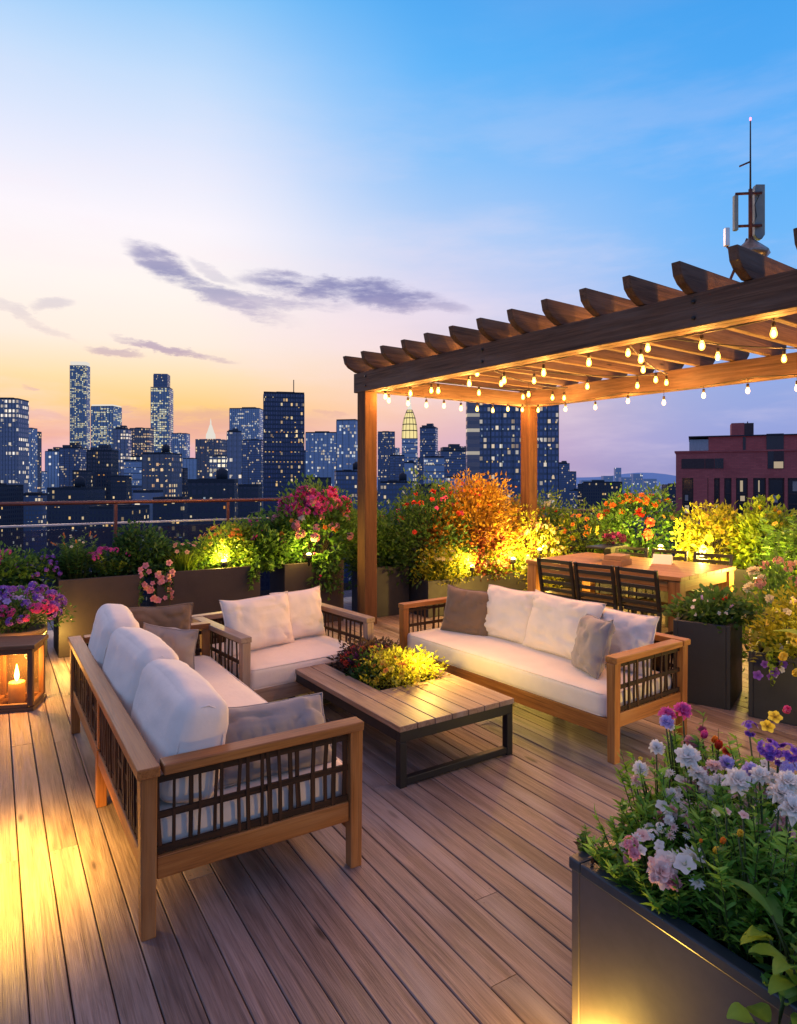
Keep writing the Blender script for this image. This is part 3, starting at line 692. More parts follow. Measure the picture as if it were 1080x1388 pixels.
def pyramid(t,wd,dp,ht):
    MB().lathe([(wd*.2,0),(wd*.19,wd*.16),(wd*.14,wd*.26),(wd*.055,wd*.52),(wd*.03,wd*.56),(wd*.03,wd*.66),(wd*.006,wd*.80)],8,(-.04*wd,dp/2,ht+1.3)).build('spire',M['litcrown'],t)
def deco(t,wd,dp,ht):
    prof=[(wd*.5,0),(wd*.48,wd*.5),(wd*.44,wd*.9),(wd*.36,wd*1.3),(wd*.24,wd*1.65),(wd*.15,wd*1.85)]
    MB().lathe(prof,12,(0,dp/2,ht)).build('crown',M['goldcrown'],t)
    r=MB()
    for k in range(12):
        a=2*math.pi*k/12; r.tube([(math.cos(a)*q*1.01,dp/2+math.sin(a)*q*1.01,ht+z_) for q,z_ in prof],wd*.016,5)
    for q,z_ in prof[1:5]: r.lathe([(q*1.03,z_-wd*.03),(q*1.05,z_),(q*1.03,z_+wd*.03)],12,(0,dp/2,ht))
    r.build('rib',M['roofdk'],t)
    MB().tube([(0,dp/2,ht+wd*1.8),(0,dp/2,ht+wd*2.3),(0,dp/2,ht+wd*3.3)],[wd*.15,wd*.08,wd*.01],8).build('spire',M['litcrown'],t)
def stepped(t,wd,dp,ht):
    MB().box((-.05*wd,dp/2,ht+wd*.09),(wd*.7,dp*.7,wd*.18)).build('upper_tier',FA['dark'],t); MB().box((.08*wd,dp/2,ht+wd*.24),(wd*.4,dp*.4,wd*.12)).build('upper_tier',FA['dark'],t)
def tank(t,wd,dp,ht):
    MB().lathe([(wd*.13,wd*.08),(wd*.13,wd*.28),(.02*wd,wd*.36)],10,(wd*.2,dp*.3,ht)).build('water_tank',M['roofdk'],t)
    l=MB(); [l.tube([(wd*.2+a*wd*.1,dp*.3+b*wd*.1,ht),(wd*.2+a*wd*.1,dp*.3+b*wd*.1,ht+wd*.1)],wd*.012,4) for a in (-1,1) for b in (-1,1)]; l.build('tank_stand',M['roofdk'],t)
def mast(t,wd,dp,ht): MB().tube([(wd*.25,dp*.4,ht),(wd*.25,dp*.4,ht+wd*.4)],wd*.012,5).build('mast',M['roofdk'],t)
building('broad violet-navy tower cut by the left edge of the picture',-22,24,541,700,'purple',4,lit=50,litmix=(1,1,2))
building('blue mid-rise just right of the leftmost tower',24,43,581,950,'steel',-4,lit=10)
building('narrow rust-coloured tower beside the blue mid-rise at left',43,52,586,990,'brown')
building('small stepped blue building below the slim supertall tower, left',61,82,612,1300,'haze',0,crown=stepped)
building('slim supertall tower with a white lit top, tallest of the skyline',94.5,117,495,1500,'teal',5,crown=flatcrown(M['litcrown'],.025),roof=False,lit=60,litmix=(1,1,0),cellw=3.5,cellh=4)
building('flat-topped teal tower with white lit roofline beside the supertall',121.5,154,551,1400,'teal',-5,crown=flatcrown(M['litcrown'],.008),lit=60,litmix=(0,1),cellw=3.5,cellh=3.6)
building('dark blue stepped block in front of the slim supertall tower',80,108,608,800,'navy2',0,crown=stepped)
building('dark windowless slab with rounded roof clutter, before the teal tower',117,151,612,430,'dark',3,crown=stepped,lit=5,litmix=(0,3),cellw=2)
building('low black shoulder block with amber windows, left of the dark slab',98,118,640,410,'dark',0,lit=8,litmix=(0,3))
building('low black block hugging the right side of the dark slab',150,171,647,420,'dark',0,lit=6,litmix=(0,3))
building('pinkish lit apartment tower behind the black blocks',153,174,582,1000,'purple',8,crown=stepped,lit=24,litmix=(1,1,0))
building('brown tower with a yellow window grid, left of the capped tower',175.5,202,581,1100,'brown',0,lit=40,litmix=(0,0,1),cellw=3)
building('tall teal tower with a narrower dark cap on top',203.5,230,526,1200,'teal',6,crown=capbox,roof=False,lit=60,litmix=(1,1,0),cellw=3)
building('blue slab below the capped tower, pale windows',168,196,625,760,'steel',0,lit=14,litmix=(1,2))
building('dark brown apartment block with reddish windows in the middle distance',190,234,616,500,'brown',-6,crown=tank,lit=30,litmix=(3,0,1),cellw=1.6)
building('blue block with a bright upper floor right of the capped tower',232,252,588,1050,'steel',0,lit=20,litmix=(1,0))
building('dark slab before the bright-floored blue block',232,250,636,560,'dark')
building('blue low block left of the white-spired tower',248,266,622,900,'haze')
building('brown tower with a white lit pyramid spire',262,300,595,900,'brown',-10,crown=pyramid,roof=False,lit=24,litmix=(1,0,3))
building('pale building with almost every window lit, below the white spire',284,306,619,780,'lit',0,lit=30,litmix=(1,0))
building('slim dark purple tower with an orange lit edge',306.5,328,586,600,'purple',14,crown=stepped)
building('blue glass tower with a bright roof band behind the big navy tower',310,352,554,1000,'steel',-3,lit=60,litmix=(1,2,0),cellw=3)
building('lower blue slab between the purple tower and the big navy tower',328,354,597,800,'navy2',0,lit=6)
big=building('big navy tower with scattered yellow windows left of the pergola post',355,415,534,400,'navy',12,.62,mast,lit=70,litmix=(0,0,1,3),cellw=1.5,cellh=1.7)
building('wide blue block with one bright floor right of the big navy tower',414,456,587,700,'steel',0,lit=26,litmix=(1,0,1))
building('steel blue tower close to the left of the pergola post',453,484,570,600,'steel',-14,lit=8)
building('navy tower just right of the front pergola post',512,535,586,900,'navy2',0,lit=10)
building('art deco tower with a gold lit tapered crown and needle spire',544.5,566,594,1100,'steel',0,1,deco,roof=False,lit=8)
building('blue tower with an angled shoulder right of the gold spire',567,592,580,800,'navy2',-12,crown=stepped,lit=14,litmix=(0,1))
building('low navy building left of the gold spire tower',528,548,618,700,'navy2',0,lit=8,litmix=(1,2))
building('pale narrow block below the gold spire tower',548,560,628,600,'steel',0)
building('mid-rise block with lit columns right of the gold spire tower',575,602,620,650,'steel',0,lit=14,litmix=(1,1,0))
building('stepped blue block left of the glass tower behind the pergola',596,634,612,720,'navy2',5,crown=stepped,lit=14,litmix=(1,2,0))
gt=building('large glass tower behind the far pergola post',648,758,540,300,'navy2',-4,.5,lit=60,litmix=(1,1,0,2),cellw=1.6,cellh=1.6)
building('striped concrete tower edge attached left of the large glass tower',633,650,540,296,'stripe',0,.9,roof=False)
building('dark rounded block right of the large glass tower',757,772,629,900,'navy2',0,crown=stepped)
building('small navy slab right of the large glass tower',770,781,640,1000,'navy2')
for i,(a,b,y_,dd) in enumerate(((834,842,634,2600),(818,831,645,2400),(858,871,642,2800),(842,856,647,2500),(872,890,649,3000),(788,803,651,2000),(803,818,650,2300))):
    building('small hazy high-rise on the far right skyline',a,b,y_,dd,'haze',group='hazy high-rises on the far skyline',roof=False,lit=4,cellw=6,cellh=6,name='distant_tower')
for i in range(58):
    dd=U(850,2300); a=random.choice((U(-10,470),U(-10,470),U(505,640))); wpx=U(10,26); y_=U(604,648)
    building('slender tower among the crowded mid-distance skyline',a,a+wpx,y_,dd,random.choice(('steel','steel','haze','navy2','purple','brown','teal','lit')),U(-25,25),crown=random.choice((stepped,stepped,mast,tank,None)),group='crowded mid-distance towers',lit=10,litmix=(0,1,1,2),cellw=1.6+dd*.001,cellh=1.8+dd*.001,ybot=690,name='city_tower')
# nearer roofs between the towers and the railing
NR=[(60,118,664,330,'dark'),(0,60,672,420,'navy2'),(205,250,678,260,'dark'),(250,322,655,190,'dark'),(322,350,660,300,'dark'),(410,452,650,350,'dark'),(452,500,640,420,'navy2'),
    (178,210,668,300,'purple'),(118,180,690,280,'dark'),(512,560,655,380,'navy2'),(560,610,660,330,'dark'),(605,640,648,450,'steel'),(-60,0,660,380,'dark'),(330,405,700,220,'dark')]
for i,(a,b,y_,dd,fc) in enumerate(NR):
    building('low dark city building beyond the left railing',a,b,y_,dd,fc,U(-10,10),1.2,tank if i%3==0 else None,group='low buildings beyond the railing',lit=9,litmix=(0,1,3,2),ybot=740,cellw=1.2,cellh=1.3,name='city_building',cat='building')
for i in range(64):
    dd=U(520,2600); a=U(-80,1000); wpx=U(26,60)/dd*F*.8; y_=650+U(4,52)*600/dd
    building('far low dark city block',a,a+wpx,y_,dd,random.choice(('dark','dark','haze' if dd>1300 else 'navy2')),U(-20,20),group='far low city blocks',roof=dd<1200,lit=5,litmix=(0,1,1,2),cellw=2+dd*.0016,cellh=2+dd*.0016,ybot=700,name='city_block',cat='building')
# red brick building at right
bk,nn,bb=mat('red_brick'); tc=nn.n('ShaderNodeTexCoord').outputs['Object']; sx=nn.n('ShaderNodeSeparateXYZ'); nn.put(sx.inputs[0],tc)
cx=nn.n('ShaderNodeCombineXYZ'); nn.put(cx.inputs[0],nn.m('ADD',sx.outputs[0],sx.outputs[1])); nn.put(cx.inputs[1],sx.outputs[2])
bt=nn.n('ShaderNodeTexBrick'); nn.put(bt.inputs['Vector'],cx.outputs[0]); bt.inputs['Scale'].default_value=1; bt.inputs['Brick Width'].default_value=.5; bt.inputs['Row Height'].default_value=.16; bt.inputs['Mortar Size'].default_value=.012
bt.inputs['Color1'].default_value=(.36,.088,.085,1); bt.inputs['Color2'].default_value=(.27,.066,.068,1); bt.inputs['Mortar'].default_value=(.13,.07,.07,1)
nn.put(bb.inputs['Base Color'],nn.mix(nn.m('MULTIPLY',nn.step(nn.noise(tc,.5,5,.6),.4,.75),.4),bt.outputs[0],(.07,.02,.025,1))); bb.inputs['Roughness'].default_value=.9
nn.put(bb.inputs['Emission Color'],(.2,.035,.05,1)); bb.inputs['Emission Strength'].default_value=.14  # faint red glow put into the brick to brighten the wall
M['brick']=bk; M['winglass']=paint('dark_window_glass',(.010,.014,.022),.12,0,.3,.4); M['frame']=paint('window_frame',(.055,.02,.022),.6); M['interior']=emit('lit_interior',(1,.80,.55),.42); M['curtain']=paint('curtain',(.38,.30,.28),.8)
M['greywall']=paint('pale_grey_wall',(.33,.34,.38),.7)
d0=70.; k0=d0/F; bc=at(916,650,d0); BZ=-40
bb_=thing('brick_building','dark red brick building with stepped roof and tall windows at the right edge','building',(bc.x,bc.y,BZ),bld_rot(-24))
lx=lambda px:(px-916)*k0*.865; lz=lambda py:H-(py-650)*k0-BZ
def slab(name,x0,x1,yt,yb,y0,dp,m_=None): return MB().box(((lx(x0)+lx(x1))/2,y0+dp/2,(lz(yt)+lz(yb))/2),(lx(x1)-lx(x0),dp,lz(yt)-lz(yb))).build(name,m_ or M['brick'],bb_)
XE=1330
slab('upper_wall',916,XE,613.5,648,0,14); 
MB().box(((lx(916)+lx(XE))/2,7.2,lz(648)/2),(lx(XE)-lx(916)-.4,13.6,lz(648))).build('core',M['winglass'],bb_)
slab('cornice',914,XE+2,611.5,613.5,-.15,14.3)
# piers between the windows of the tall storey
piers=[(916,925),(941,961),(962,970),(978,984),(994,1000),(1016,1023),(1040,1043),(1064,1068),(1086,1094),(1112,1120),(1140,1148),(1170,1190)]
for a,b in piers: slab('pier',a,b,648.05,700,0,.55)
slab('sill_course',916,XE,700.05,706,-.1,.7); slab('lower_wall',916,XE,706.05,780,0,.5)
wins=[(925,941,'curtain'),(970,978,'lit'),(984,994,'dark'),(1000,1016,'lit'),(1023,1040,'lit'),(1043,1064,'pale'),(1068,1086,'dark'),(1094,1112,'lit'),(1120,1140,'dark')]
for a,b,kd in wins:
    wn=slab('window',a+.6,b-.6,649,699.5,.32,.06,M['winglass'])
    fr=MB(); X0,X1_,Z0,Z1=lx(a+.6),lx(b-.6),lz(699.5),lz(649)
    for xx in (X0+.05,X1_-.05): fr.box((xx,.27,(Z0+Z1)/2),(.1,.08,Z1-Z0))
    for t_ in (0.01,.36,.62,.99): fr.box(((X0+X1_)/2,.268,Z0+(Z1-Z0)*t_),(X1_-X0-.2,.07,.09))
    fr.build('frame',M['frame'],wn)
    for j,(t0,t1) in enumerate(((.04,.33),(.39,.59),(.66,.96))):
        if random.random()<(.75 if kd!='dark' else .2):
            xa=U(X0+.14,(X0+X1_)/2-.05); xb=U((X0+X1_)/2,X1_-.14)
            MB().box(((xa+xb)/2,.302,Z0+(Z1-Z0)*(t0+t1)/2),(xb-xa,.02,(Z1-Z0)*(t1-t0)*U(.6,1))).build('pane',random.choice((M['interior'],M['interior'],M['curtain'])) if kd!='pale' else M['curtain'],wn)
slab('strip_window',924,957,622,635.5,-.06,.1,M['greywall']).data.materials[0]=M['frame']; slab('strip_window',957.5,970,622,635.5,-.07,.1,M['frame']); slab('strip_window',970.5,983,622,635.5,-.075,.1,M['winglass'])
slab('loggia',1042,1063,613.0,636,-.08,.1,M['winglass']); slab('lit_window',1050,1062,627,635.5,-.12,.06,M['interior']); slab('loggia_panel',1050,1062.5,613.2,626.5,-.12,.05,M['frame'])
slab('penthouse_wall',963,XE,592,611.45,2,9); slab('pale_wall',935,962.9,595,611.4,2.05,8,M['greywall']); slab('dark_bay',1043,1066,589.5,611.3,1.9,.3,M['winglass']); slab('dark_bay',1011,1015,593,611.3,1.95,.3,M['winglass'])
slab('penthouse_roof',934,XE+1,590.5,591.95,1.7,9.6,M['roofdk']); slab('roof_box',996,1013.9,573,590.45,3,3); slab('roof_box',1014,1027,573.5,590.4,3.01,3,M['frame'])
MB().tube([(lx(1020),4.5,lz(573)),(lx(1020),4.5,lz(570))],.06,6).build('vent_pipe',M['roofdk'],bb_)

# city ground and hills, distance haze painted into their colour and glow
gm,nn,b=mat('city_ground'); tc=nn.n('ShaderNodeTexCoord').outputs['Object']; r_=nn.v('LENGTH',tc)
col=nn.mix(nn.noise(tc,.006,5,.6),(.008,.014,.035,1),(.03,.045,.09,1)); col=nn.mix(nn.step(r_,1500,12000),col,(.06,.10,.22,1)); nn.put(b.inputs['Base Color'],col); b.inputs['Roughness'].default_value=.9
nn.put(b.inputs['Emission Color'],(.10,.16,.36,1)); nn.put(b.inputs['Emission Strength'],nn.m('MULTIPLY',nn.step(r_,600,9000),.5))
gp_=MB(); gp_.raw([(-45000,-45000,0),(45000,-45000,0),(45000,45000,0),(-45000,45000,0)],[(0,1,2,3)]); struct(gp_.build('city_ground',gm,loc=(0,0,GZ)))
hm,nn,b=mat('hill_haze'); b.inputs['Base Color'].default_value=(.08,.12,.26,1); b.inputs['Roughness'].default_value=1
nn.put(b.inputs['Emission Color'],(.10,.17,.42,1)); b.inputs['Emission Strength'].default_value=.55  # bluish self-glow stands in for haze over the hills
hl=MB(); N=120; vs=[];fs=[]
for i in range(N+1):
    px_=-400+2300*i/N; dd=9000; hgt=30+70*abs(mnoise.noise(Vector((i*.13,3,1))))+ (60 if 820<px_<930 else 0)*math.sin(max(0,min(1,(px_-820)/110))*math.pi)
    p=at(px_,650,dd); q=at(px_,650,dd*1.25); vs+=[(p.x,p.y,GZ-5),(p.x*1.05,p.y*1.05,GZ+72+hgt),(q.x,q.y,GZ-5)]
for i in range(N):
    a=i*3; fs+=[(a,a+3,a+4,a+1),(a+1,a+4,a+5,a+2)]
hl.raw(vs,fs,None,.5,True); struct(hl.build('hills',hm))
# the lights of the far city: far too many to count
lm,nn,b=mat('city_light_dots'); sh=nn.attr('shade'); e=nn.n('ShaderNodeEmission'); nn.put(e.inputs[0],nn.ramp(sh,[(0,(1,.45,.12)),(.4,(1,.75,.4)),(.75,(1,.92,.8)),(1,(.6,.8,1))])); e.inputs[1].default_value=1.3; nn.put(lm.node_tree.nodes['Material Output'].inputs[0],e.outputs[0]); lm.cycles.emission_sampling='NONE'
cl_=MB()
for k in range(2600):
    dd=700*math.exp(U(0,2.4)); px_=U(-150,1230) if k%2 else U(700,960); p=at(px_,650,dd); s_=dd*.00042*U(.5,1.3); z_=GZ+U(4,46)
    cl_.raw([(p.x-s_,p.y,z_),(p.x,p.y-s_,z_),(p.x+s_,p.y,z_),(p.x,p.y+s_,z_),(p.x,p.y,z_+s_),(p.x,p.y,z_-s_)],[(0,1,4),(1,2,4),(2,3,4),(3,0,4),(1,0,5),(2,1,5),(3,2,5),(0,3,5)],None,random.random())
struct(cl_.build('city_lights',lm),'stuff')

# ------------------------------------------------------------------ plants
def unit(a): return a/np.maximum(1e-6,np.linalg.norm(a,axis=-1,keepdims=True))
LEAF={ # template (x across, y along, z up) and faces
 'fold':(np.array([(0,0,0),(.5,.42,.10),(0,.5,-.02),(-.5,.42,.10),(0,1,-.10)]),[(0,1,4,2),(0,2,4,3)]),
 'oval':(np.array([(0,0,0),(.32,.18,.05),(.5,.5,.07),(.32,.82,.02),(0,1,-.12),(-.32,.82,.02),(-.5,.5,.07),(-.32,.18,.05),(0,.5,-.02)]),[(0,1,2,8),(8,2,3,4),(8,4,5,6),(0,8,6,7)]),
 'needle':(np.array([(-.5,0,0),(.5,0,0),(.35,.55,.04),(-.35,.55,.04),(0,1,-.06)]),[(0,1,2,3),(3,2,4)]),
}
def add_leaves(mb,pos,dirs,L,W,sh,kind='fold'):
    T,Fc=LEAF[kind]; n_=len(pos)
    y=unit(dirs); rnd=RNG.normal(size=(n_,3)); rnd[:,2]+=1.1; x=unit(np.cross(y,rnd)); z=np.cross(x,y)
    L=np.asarray(L)*np.ones(n_); W=np.asarray(W)*np.ones(n_)
    P=pos[:,None,:]+x[:,None,:]*(T[None,:,0,None]*W[:,None,None])+y[:,None,:]*(T[None,:,1,None]*L[:,None,None])+z[:,None,:]*(T[None,:,2,None]*L[:,None,None])
    k=len(T); o=len(mb.v); flat=P.reshape(-1,3)
    mb.v+=list(map(tuple,flat)); mb.g+=list(map(tuple,flat)); mb.s+=list(np.repeat(np.clip(sh,0,1),k))
    for i in range(n_):
        b_=o+i*k
        for q in Fc: mb.f.append(tuple(b_+j for j in q))
    mb.sm+=[True]*(n_*len(Fc))
FM={}
def petal_geo(mb,ang,tilt,L,W,curl,ruff,sh0,sh1,rad=0,N=3):
    rows=N; v=[];s_=[];f=[]
    for i in range(rows+1):
        t=i/rows; w_=W*(math.sin(math.pi*(.12+.80*t))**.8); 
        for j in (-1,0,1):
            q=Vector((j*w_*.5,rad+L*t,0)); el_=tilt+curl*t; q=Vector((q.x,rad+L*t*math.cos(el_),L*t*math.sin(el_)+(abs(j)*.12*L*t)))
            q+=Vector((0,0,1))*U(-ruff,ruff)*t*L
            v.append(Matrix.Rotation(ang,3,'Z')@q); s_.append(sh0+(sh1-sh0)*t)
    for i in range(rows):
        for j in range(2):
            a=i*3+j; f.append((a,a+1,a+4,a+3))
    mb.raw(v,f,None,s_,True)
def flower_mesh(kind,color):
    key=(kind,color)
    if key in FM: return FM[key]
    st=random.getstate(); random.seed(hash(kind)%1 + len(kind)*7+len(color)); mb=MB()
    if kind=='five':
        for k in range(5): petal_geo(mb,2*math.pi*k/5,.35,1,.95,-.3,.05,.25,U(.7,1))
        mb.lathe([(.02,.12),(.16,.10),(.16,.02),(.05,-.1)],7,sh=.0)
    elif kind=='puff':
        for lay,(n_,tl,L) in enumerate(((9,.0,1),(9,.45,.92),(8,.85,.8),(6,1.15,.62),(4,1.4,.45))):
            for k in range(n_): petal_geo(mb,2*math.pi*(k+.5*lay)/n_+U(-.2,.2),tl+U(-.12,.12),L*U(.85,1.08),.62,-.35,.22,.35,U(.7,1))
    elif kind=='cluster':
        for k in range(15):
            u_=Vector(RNG.normal(size=3)); u_.z=abs(u_.z)*.9; u_.normalize(); rot=u_.to_track_quat('Z','Y').to_matrix(); sub=MB(); s1=U(.7,1)
            for j in range(5): petal_geo(sub,2*math.pi*j/5,.4,.36,.36,-.3,.05,.3,s1,N=2)
            mb.raw([rot@Vector(p)+u_*.72 for p in sub.v],sub.f,None,sub.s,True)
    elif kind=='daisy':
        for k in range(11): petal_geo(mb,2*math.pi*k/11,.15+U(-.08,.08),1,.36,-.1,.03,.5,U(.75,1),N=2)
        mb.lathe([(.05,.18),(.26,.12),(.26,.0)],8,sh=0)
    elif kind=='spike':
        for k in range(34):
            z_=2.6*k/34; a=k*2.4; r_=.42*(1-z_/3.2); sub=MB()
            petal_geo(mb,a,.5,.42,.3,.2,.1,.3,U(.6,1),rad=r_*.3,N=2)
            for q in range(len(mb.v)-9,len(mb.v)): x_,y_,zz=mb.v[q]; mb.v[q]=(x_,y_,zz+z_)
    elif kind=='cup':
        for k in range(6): petal_geo(mb,2*math.pi*k/6,1.0,1.1,.8,.35,.05,.3,U(.7,1))
    FM[key]=mb.mesh(kind+'_blossom',PET[color]); random.setstate(st); return FM[key]
def blossom(parent,kind,color,p,size,nrm,name='blossom'):
    o=link(name,flower_mesh(kind,color),parent,loc=p); q=Vector(nrm)+Vector((U(-.25,.25),U(-.25,.25),U(-.1,.2)))
    o.rotation_euler=(q.to_track_quat('Z','Y').to_matrix()@Matrix.Rotation(U(0,6.28),3,'Z')).to_euler(); s_=size*U(.75,1.2)*(.80 if parent['label'].find('front planter')>=0 else 1); o.scale=(s_,s_,s_); return o
TOCAM=Vector((-AY,-AX,0))
def plant(label,base,rx,ry,h,leaf,n,L=.06,W=.03,form='bush',kind='fold',flowers=(),name='shrub',cat='shrub',nclump=None,group=None,droop=0.0,mix=None,parent=None):
    if base[1]>6.5 and form in('bush','feather'): rx*=1.25; n=int(n*1.7); h*=1.12; ry*=1.1
    t=thing(name,label,cat,base,0,group); mb=MB(); st=MB()
    if form=='bush':
        nc=nclump or max(8,int(n/55)); a=RNG.uniform(0,2*np.pi,nc); cz=RNG.uniform(.08,1,nc); rr=np.sqrt(np.clip(1-(2*cz-.95)**2*.8,.05,1))*RNG.uniform(.35,1,nc)**.5*RNG.uniform(.75,1.1,nc)
        C=np.stack([rx*rr*np.cos(a),ry*rr*np.sin(a),h*cz*RNG.uniform(.85,1.08,nc)],1); cs=RNG.uniform(-.28,.28,nc)
        for i in range(nc):
            if i%2==0:
                p0=Vector((C[i,0]*.15,C[i,1]*.15,0)); p2=Vector(C[i]); pm=(p0+p2)/2+Vector((0,0,.1*h)); st.tube([p0,pm,p2],[.006,.004,.002],4)
        ci=RNG.integers(0,nc,n); sg=.17*np.array([rx,ry,h*.6])+.015; pos=C[ci]+np.clip(RNG.normal(size=(n,3)),-1.7,1.7)*sg; pos[:,2]=np.maximum(pos[:,2],.0)
        out=unit(pos-np.array([0,0,h*.35])); dirs=out+RNG.normal(size=(n,3))*.65+np.array([0,0,.35-droop])
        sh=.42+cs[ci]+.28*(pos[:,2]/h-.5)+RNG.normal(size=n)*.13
        add_leaves(mb,pos,dirs,L*RNG.uniform(.6,1.25,n),W*RNG.uniform(.7,1.2,n),sh,kind)
    elif form=='grass':
        for i in range(n):
            a=U(0,6.28); r_=math.sqrt(U(0,1)); p=Vector((rx*.45*r_*math.cos(a),ry*.45*r_*math.sin(a),0)); hh=h*U(.5,1.05); ln=Vector((math.cos(a)*rx*r_*U(.4,1.3),math.sin(a)*ry*r_*U(.4,1.3),0))
            v=[];s0=U(.2,.8); sd=Vector((-math.sin(a+U(-1,1)),math.cos(a+U(-1,1)),0))*W*.5
            for k in range(4):
                tt=k/3; q=p+ln*tt*tt+Vector((0,0,hh*(tt-.12*tt*tt))); w_=sd*(1-tt*.92); v+=[q-w_,q+w_]
            mb.raw(v,[(0,1,3,2),(2,3,5,4),(4,5,7,6)],None,[s0*.5,s0*.5,s0*.8,s0*.8,s0,s0,min(1,s0+.2),min(1,s0+.2)],True)
    elif form=='feather':      # upright stems clad with many fine leaves
        ns=max(5,n//45); tips=[]
        for i in range(ns):
            a=U(0,6.28); r_=math.sqrt(U(0,1)); p0=Vector((rx*.4*r_*math.cos(a),ry*.4*r_*math.sin(a),0)); p2=Vector((rx*r_*math.cos(a),ry*r_*math.sin(a),h*U(.55,1.05))); pm=(p0*.7+p2*.3)+Vector((0,0,h*.22))
            pts=[p0*(1-t_)**2+pm*2*t_*(1-t_)+p2*t_*t_ for t_ in [k/6 for k in range(7)]]; st.tube(pts,[.004*(1-k/8) for k in range(7)],4)
            m_=45; tt=RNG.uniform(.15,1,m_); pos=np.array([tuple(p0*(1-q)**2+pm*2*q*(1-q)+p2*q*q) for q in tt]); an=RNG.uniform(0,6.28,m_)
            dirs=np.stack([np.cos(an),np.sin(an),RNG.uniform(.1,.9,m_)-droop],1); s0=U(-.25,.25)
            add_leaves(mb,pos,dirs,L*RNG.uniform(.6,1.2,m_)*(1.15-.5*tt),W*RNG.uniform(.8,1.2,m_),.4+s0+.3*(tt-.5)+RNG.normal(size=m_)*.12,kind)
    elif form=='trail':
        ns=max(4,n//28)
        for i in range(ns):
            a=U(0,6.28); x_=U(-rx,rx); out=TOCAM*U(.05,ry); p0=Vector((x_*.8,0,.02)); p1=Vector((x_,0,.05))+out; p2=Vector((x_*1.1,0,-h*U(.35,1)))+out*1.15
            B=lambda q:p0*(1-q)**2+p1*2*q*(1-q)+p2*q*q
            st.tube([B(k/6) for k in range(7)],.003,4); m_=28; tt=RNG.uniform(.1,1,m_); pos=np.array([tuple(B(q)) for q in tt])
            add_leaves(mb,pos,RNG.normal(size=(m_,3))+np.array([TOCAM.x,TOCAM.y,-.4]),L*RNG.uniform(.6,1.2,m_),W*RNG.uniform(.7,1.2,m_),.45+U(-.25,.25)+RNG.normal(size=m_)*.14,kind)
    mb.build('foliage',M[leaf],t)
    if st.v: st.build('stem',M['bark'] if h>.6 and form=='bush' else M['stem'],t)
    for (fk,fc,cnt,size,zone) in flowers:
        for k in range(cnt):
            if form=='trail':
                p=Vector((U(-rx,rx),0,-h*U(-.1,.85)))+TOCAM*ry*U(.6,1.1); nr=TOCAM+Vector((U(-.5,.5),0,.2))
            else:
                if zone=='top': e=U(.55,1.35)
                elif zone=='mid': e=U(0,.8)
                else: e=U(-.1,1.3)
                a=U(0,6.28) if zone=='round' else math.atan2(TOCAM.y,TOCAM.x)+U(-1.75,1.75)
                nr=Vector((math.cos(a)*math.cos(e),math.sin(a)*math.cos(e),math.sin(e))); k_=U(.88,1.06); zc=h*.42
                p=Vector((nr.x*rx*k_*1.04,nr.y*ry*k_*1.04,zc+nr.z*h*.66*k_))
            blossom(t,fk,fc,p,size,nr)
    return t
def planter(label,x0,x1,y0,y1,h,m_,rz=0,o=(0,0),rim=None,name='planter',group=None):
    t=thing(name,label,'planter',(o[0],o[1],0),rz,group); q=MB(); w_=.03
    for y_ in (y0+w_/2,y1-w_/2): q.box(((x0+x1)/2,y_,h/2),(x1-x0,w_,h),sh=.5)
    for x_ in (x0+w_/2,x1-w_/2): q.box((x_,(y0+y1)/2,h/2-.0005),(w_,y1-y0-2*w_-.001,h-.001),sh=.5)
    q.build('box',m_,t,.004)
    if rim:
        q=MB(); e=.006
        for y_ in (y0+.022-e,y1-.022+e): q.box(((x0+x1)/2,y_,h-.004),(x1-x0+2*e,.044,.034),sh=.5)
        for x_ in (x0+.022-e,x1-.022+e): q.box((x_,(y0+y1)/2,h-.0045),(.044,y1-y0-.088+2*e-.001,.033),sh=.5)
        q.build('rim',rim,t,.005)
    sl=MB(); N=12; vs=[];fs=[]
    for i in range(N+1):
        for j in range(N+1):
            xx=x0+w_+.001+(x1-x0-2*w_-.002)*i/N; yy=y0+w_+.001+(y1-y0-2*w_-.002)*j/N; vs.append((xx,yy,h-.05+.015*mnoise.noise(Vector((xx*9,yy*9,1)))))
    for i in range(N):
        for j in range(N): a=i*(N+1)+j; fs.append((a,a+N+1,a+N+2,a+1))
    sl.raw(vs,fs,None,.5,True).build('soil',M['soil'],t); return t

# back row of planters
planter('dark planter at the far left edge, under the magenta flowers',-.9,.56,7.15,7.62,.70,M['planterblk'])
planter('bronze planter behind the lantern pot, lit amber at its lower left',.645,1.385,7.05,7.55,.74,M['planter'])
planter('wide bronze planter behind the left half of the loveseat',1.55,2.66,7.07,7.55,.74,M['planter'])
planter('bronze planter between the loveseat and the pergola post',2.96,3.72,7.09,7.55,.73,M['planter'])
planter('tall dark planter just right of the front pergola post',4.05,4.62,7.02,7.50,.62,M['planterblk'])
planter('low black planter with lit golden shrubs behind the right sofa',4.66,6.35,6.66,7.35,.45,M['planterblk'])
planter('tan planter beside the far pergola post, behind the dining chairs',6.85,7.75,7.15,7.6,.66,M['leather'])
planter('long dark planter along the right railing behind the dining table',7.45,8.1,2.3,6.9,.66,M['planterblk'],R(5),(.35,-.1))
PB=.69
def P(x,y,z=PB): return (x,y,z)
plant('green plant with magenta flowers at the far left edge',P(.12,7.36,.66),.30,.22,.30,'lf_green',700,.06,.03,flowers=(('cluster','magenta',20,.035,'top'),('five','pink',6,.03,'top')),name='flowering_plant',cat='plant')
plant('low green plant with violet flowers, second from the left edge',P(.50,7.36,.66),.20,.2,.24,'lf_dark',420,.05,.025,flowers=(('cluster','violet',20,.03,'all'),),name='flowering_plant',cat='plant')
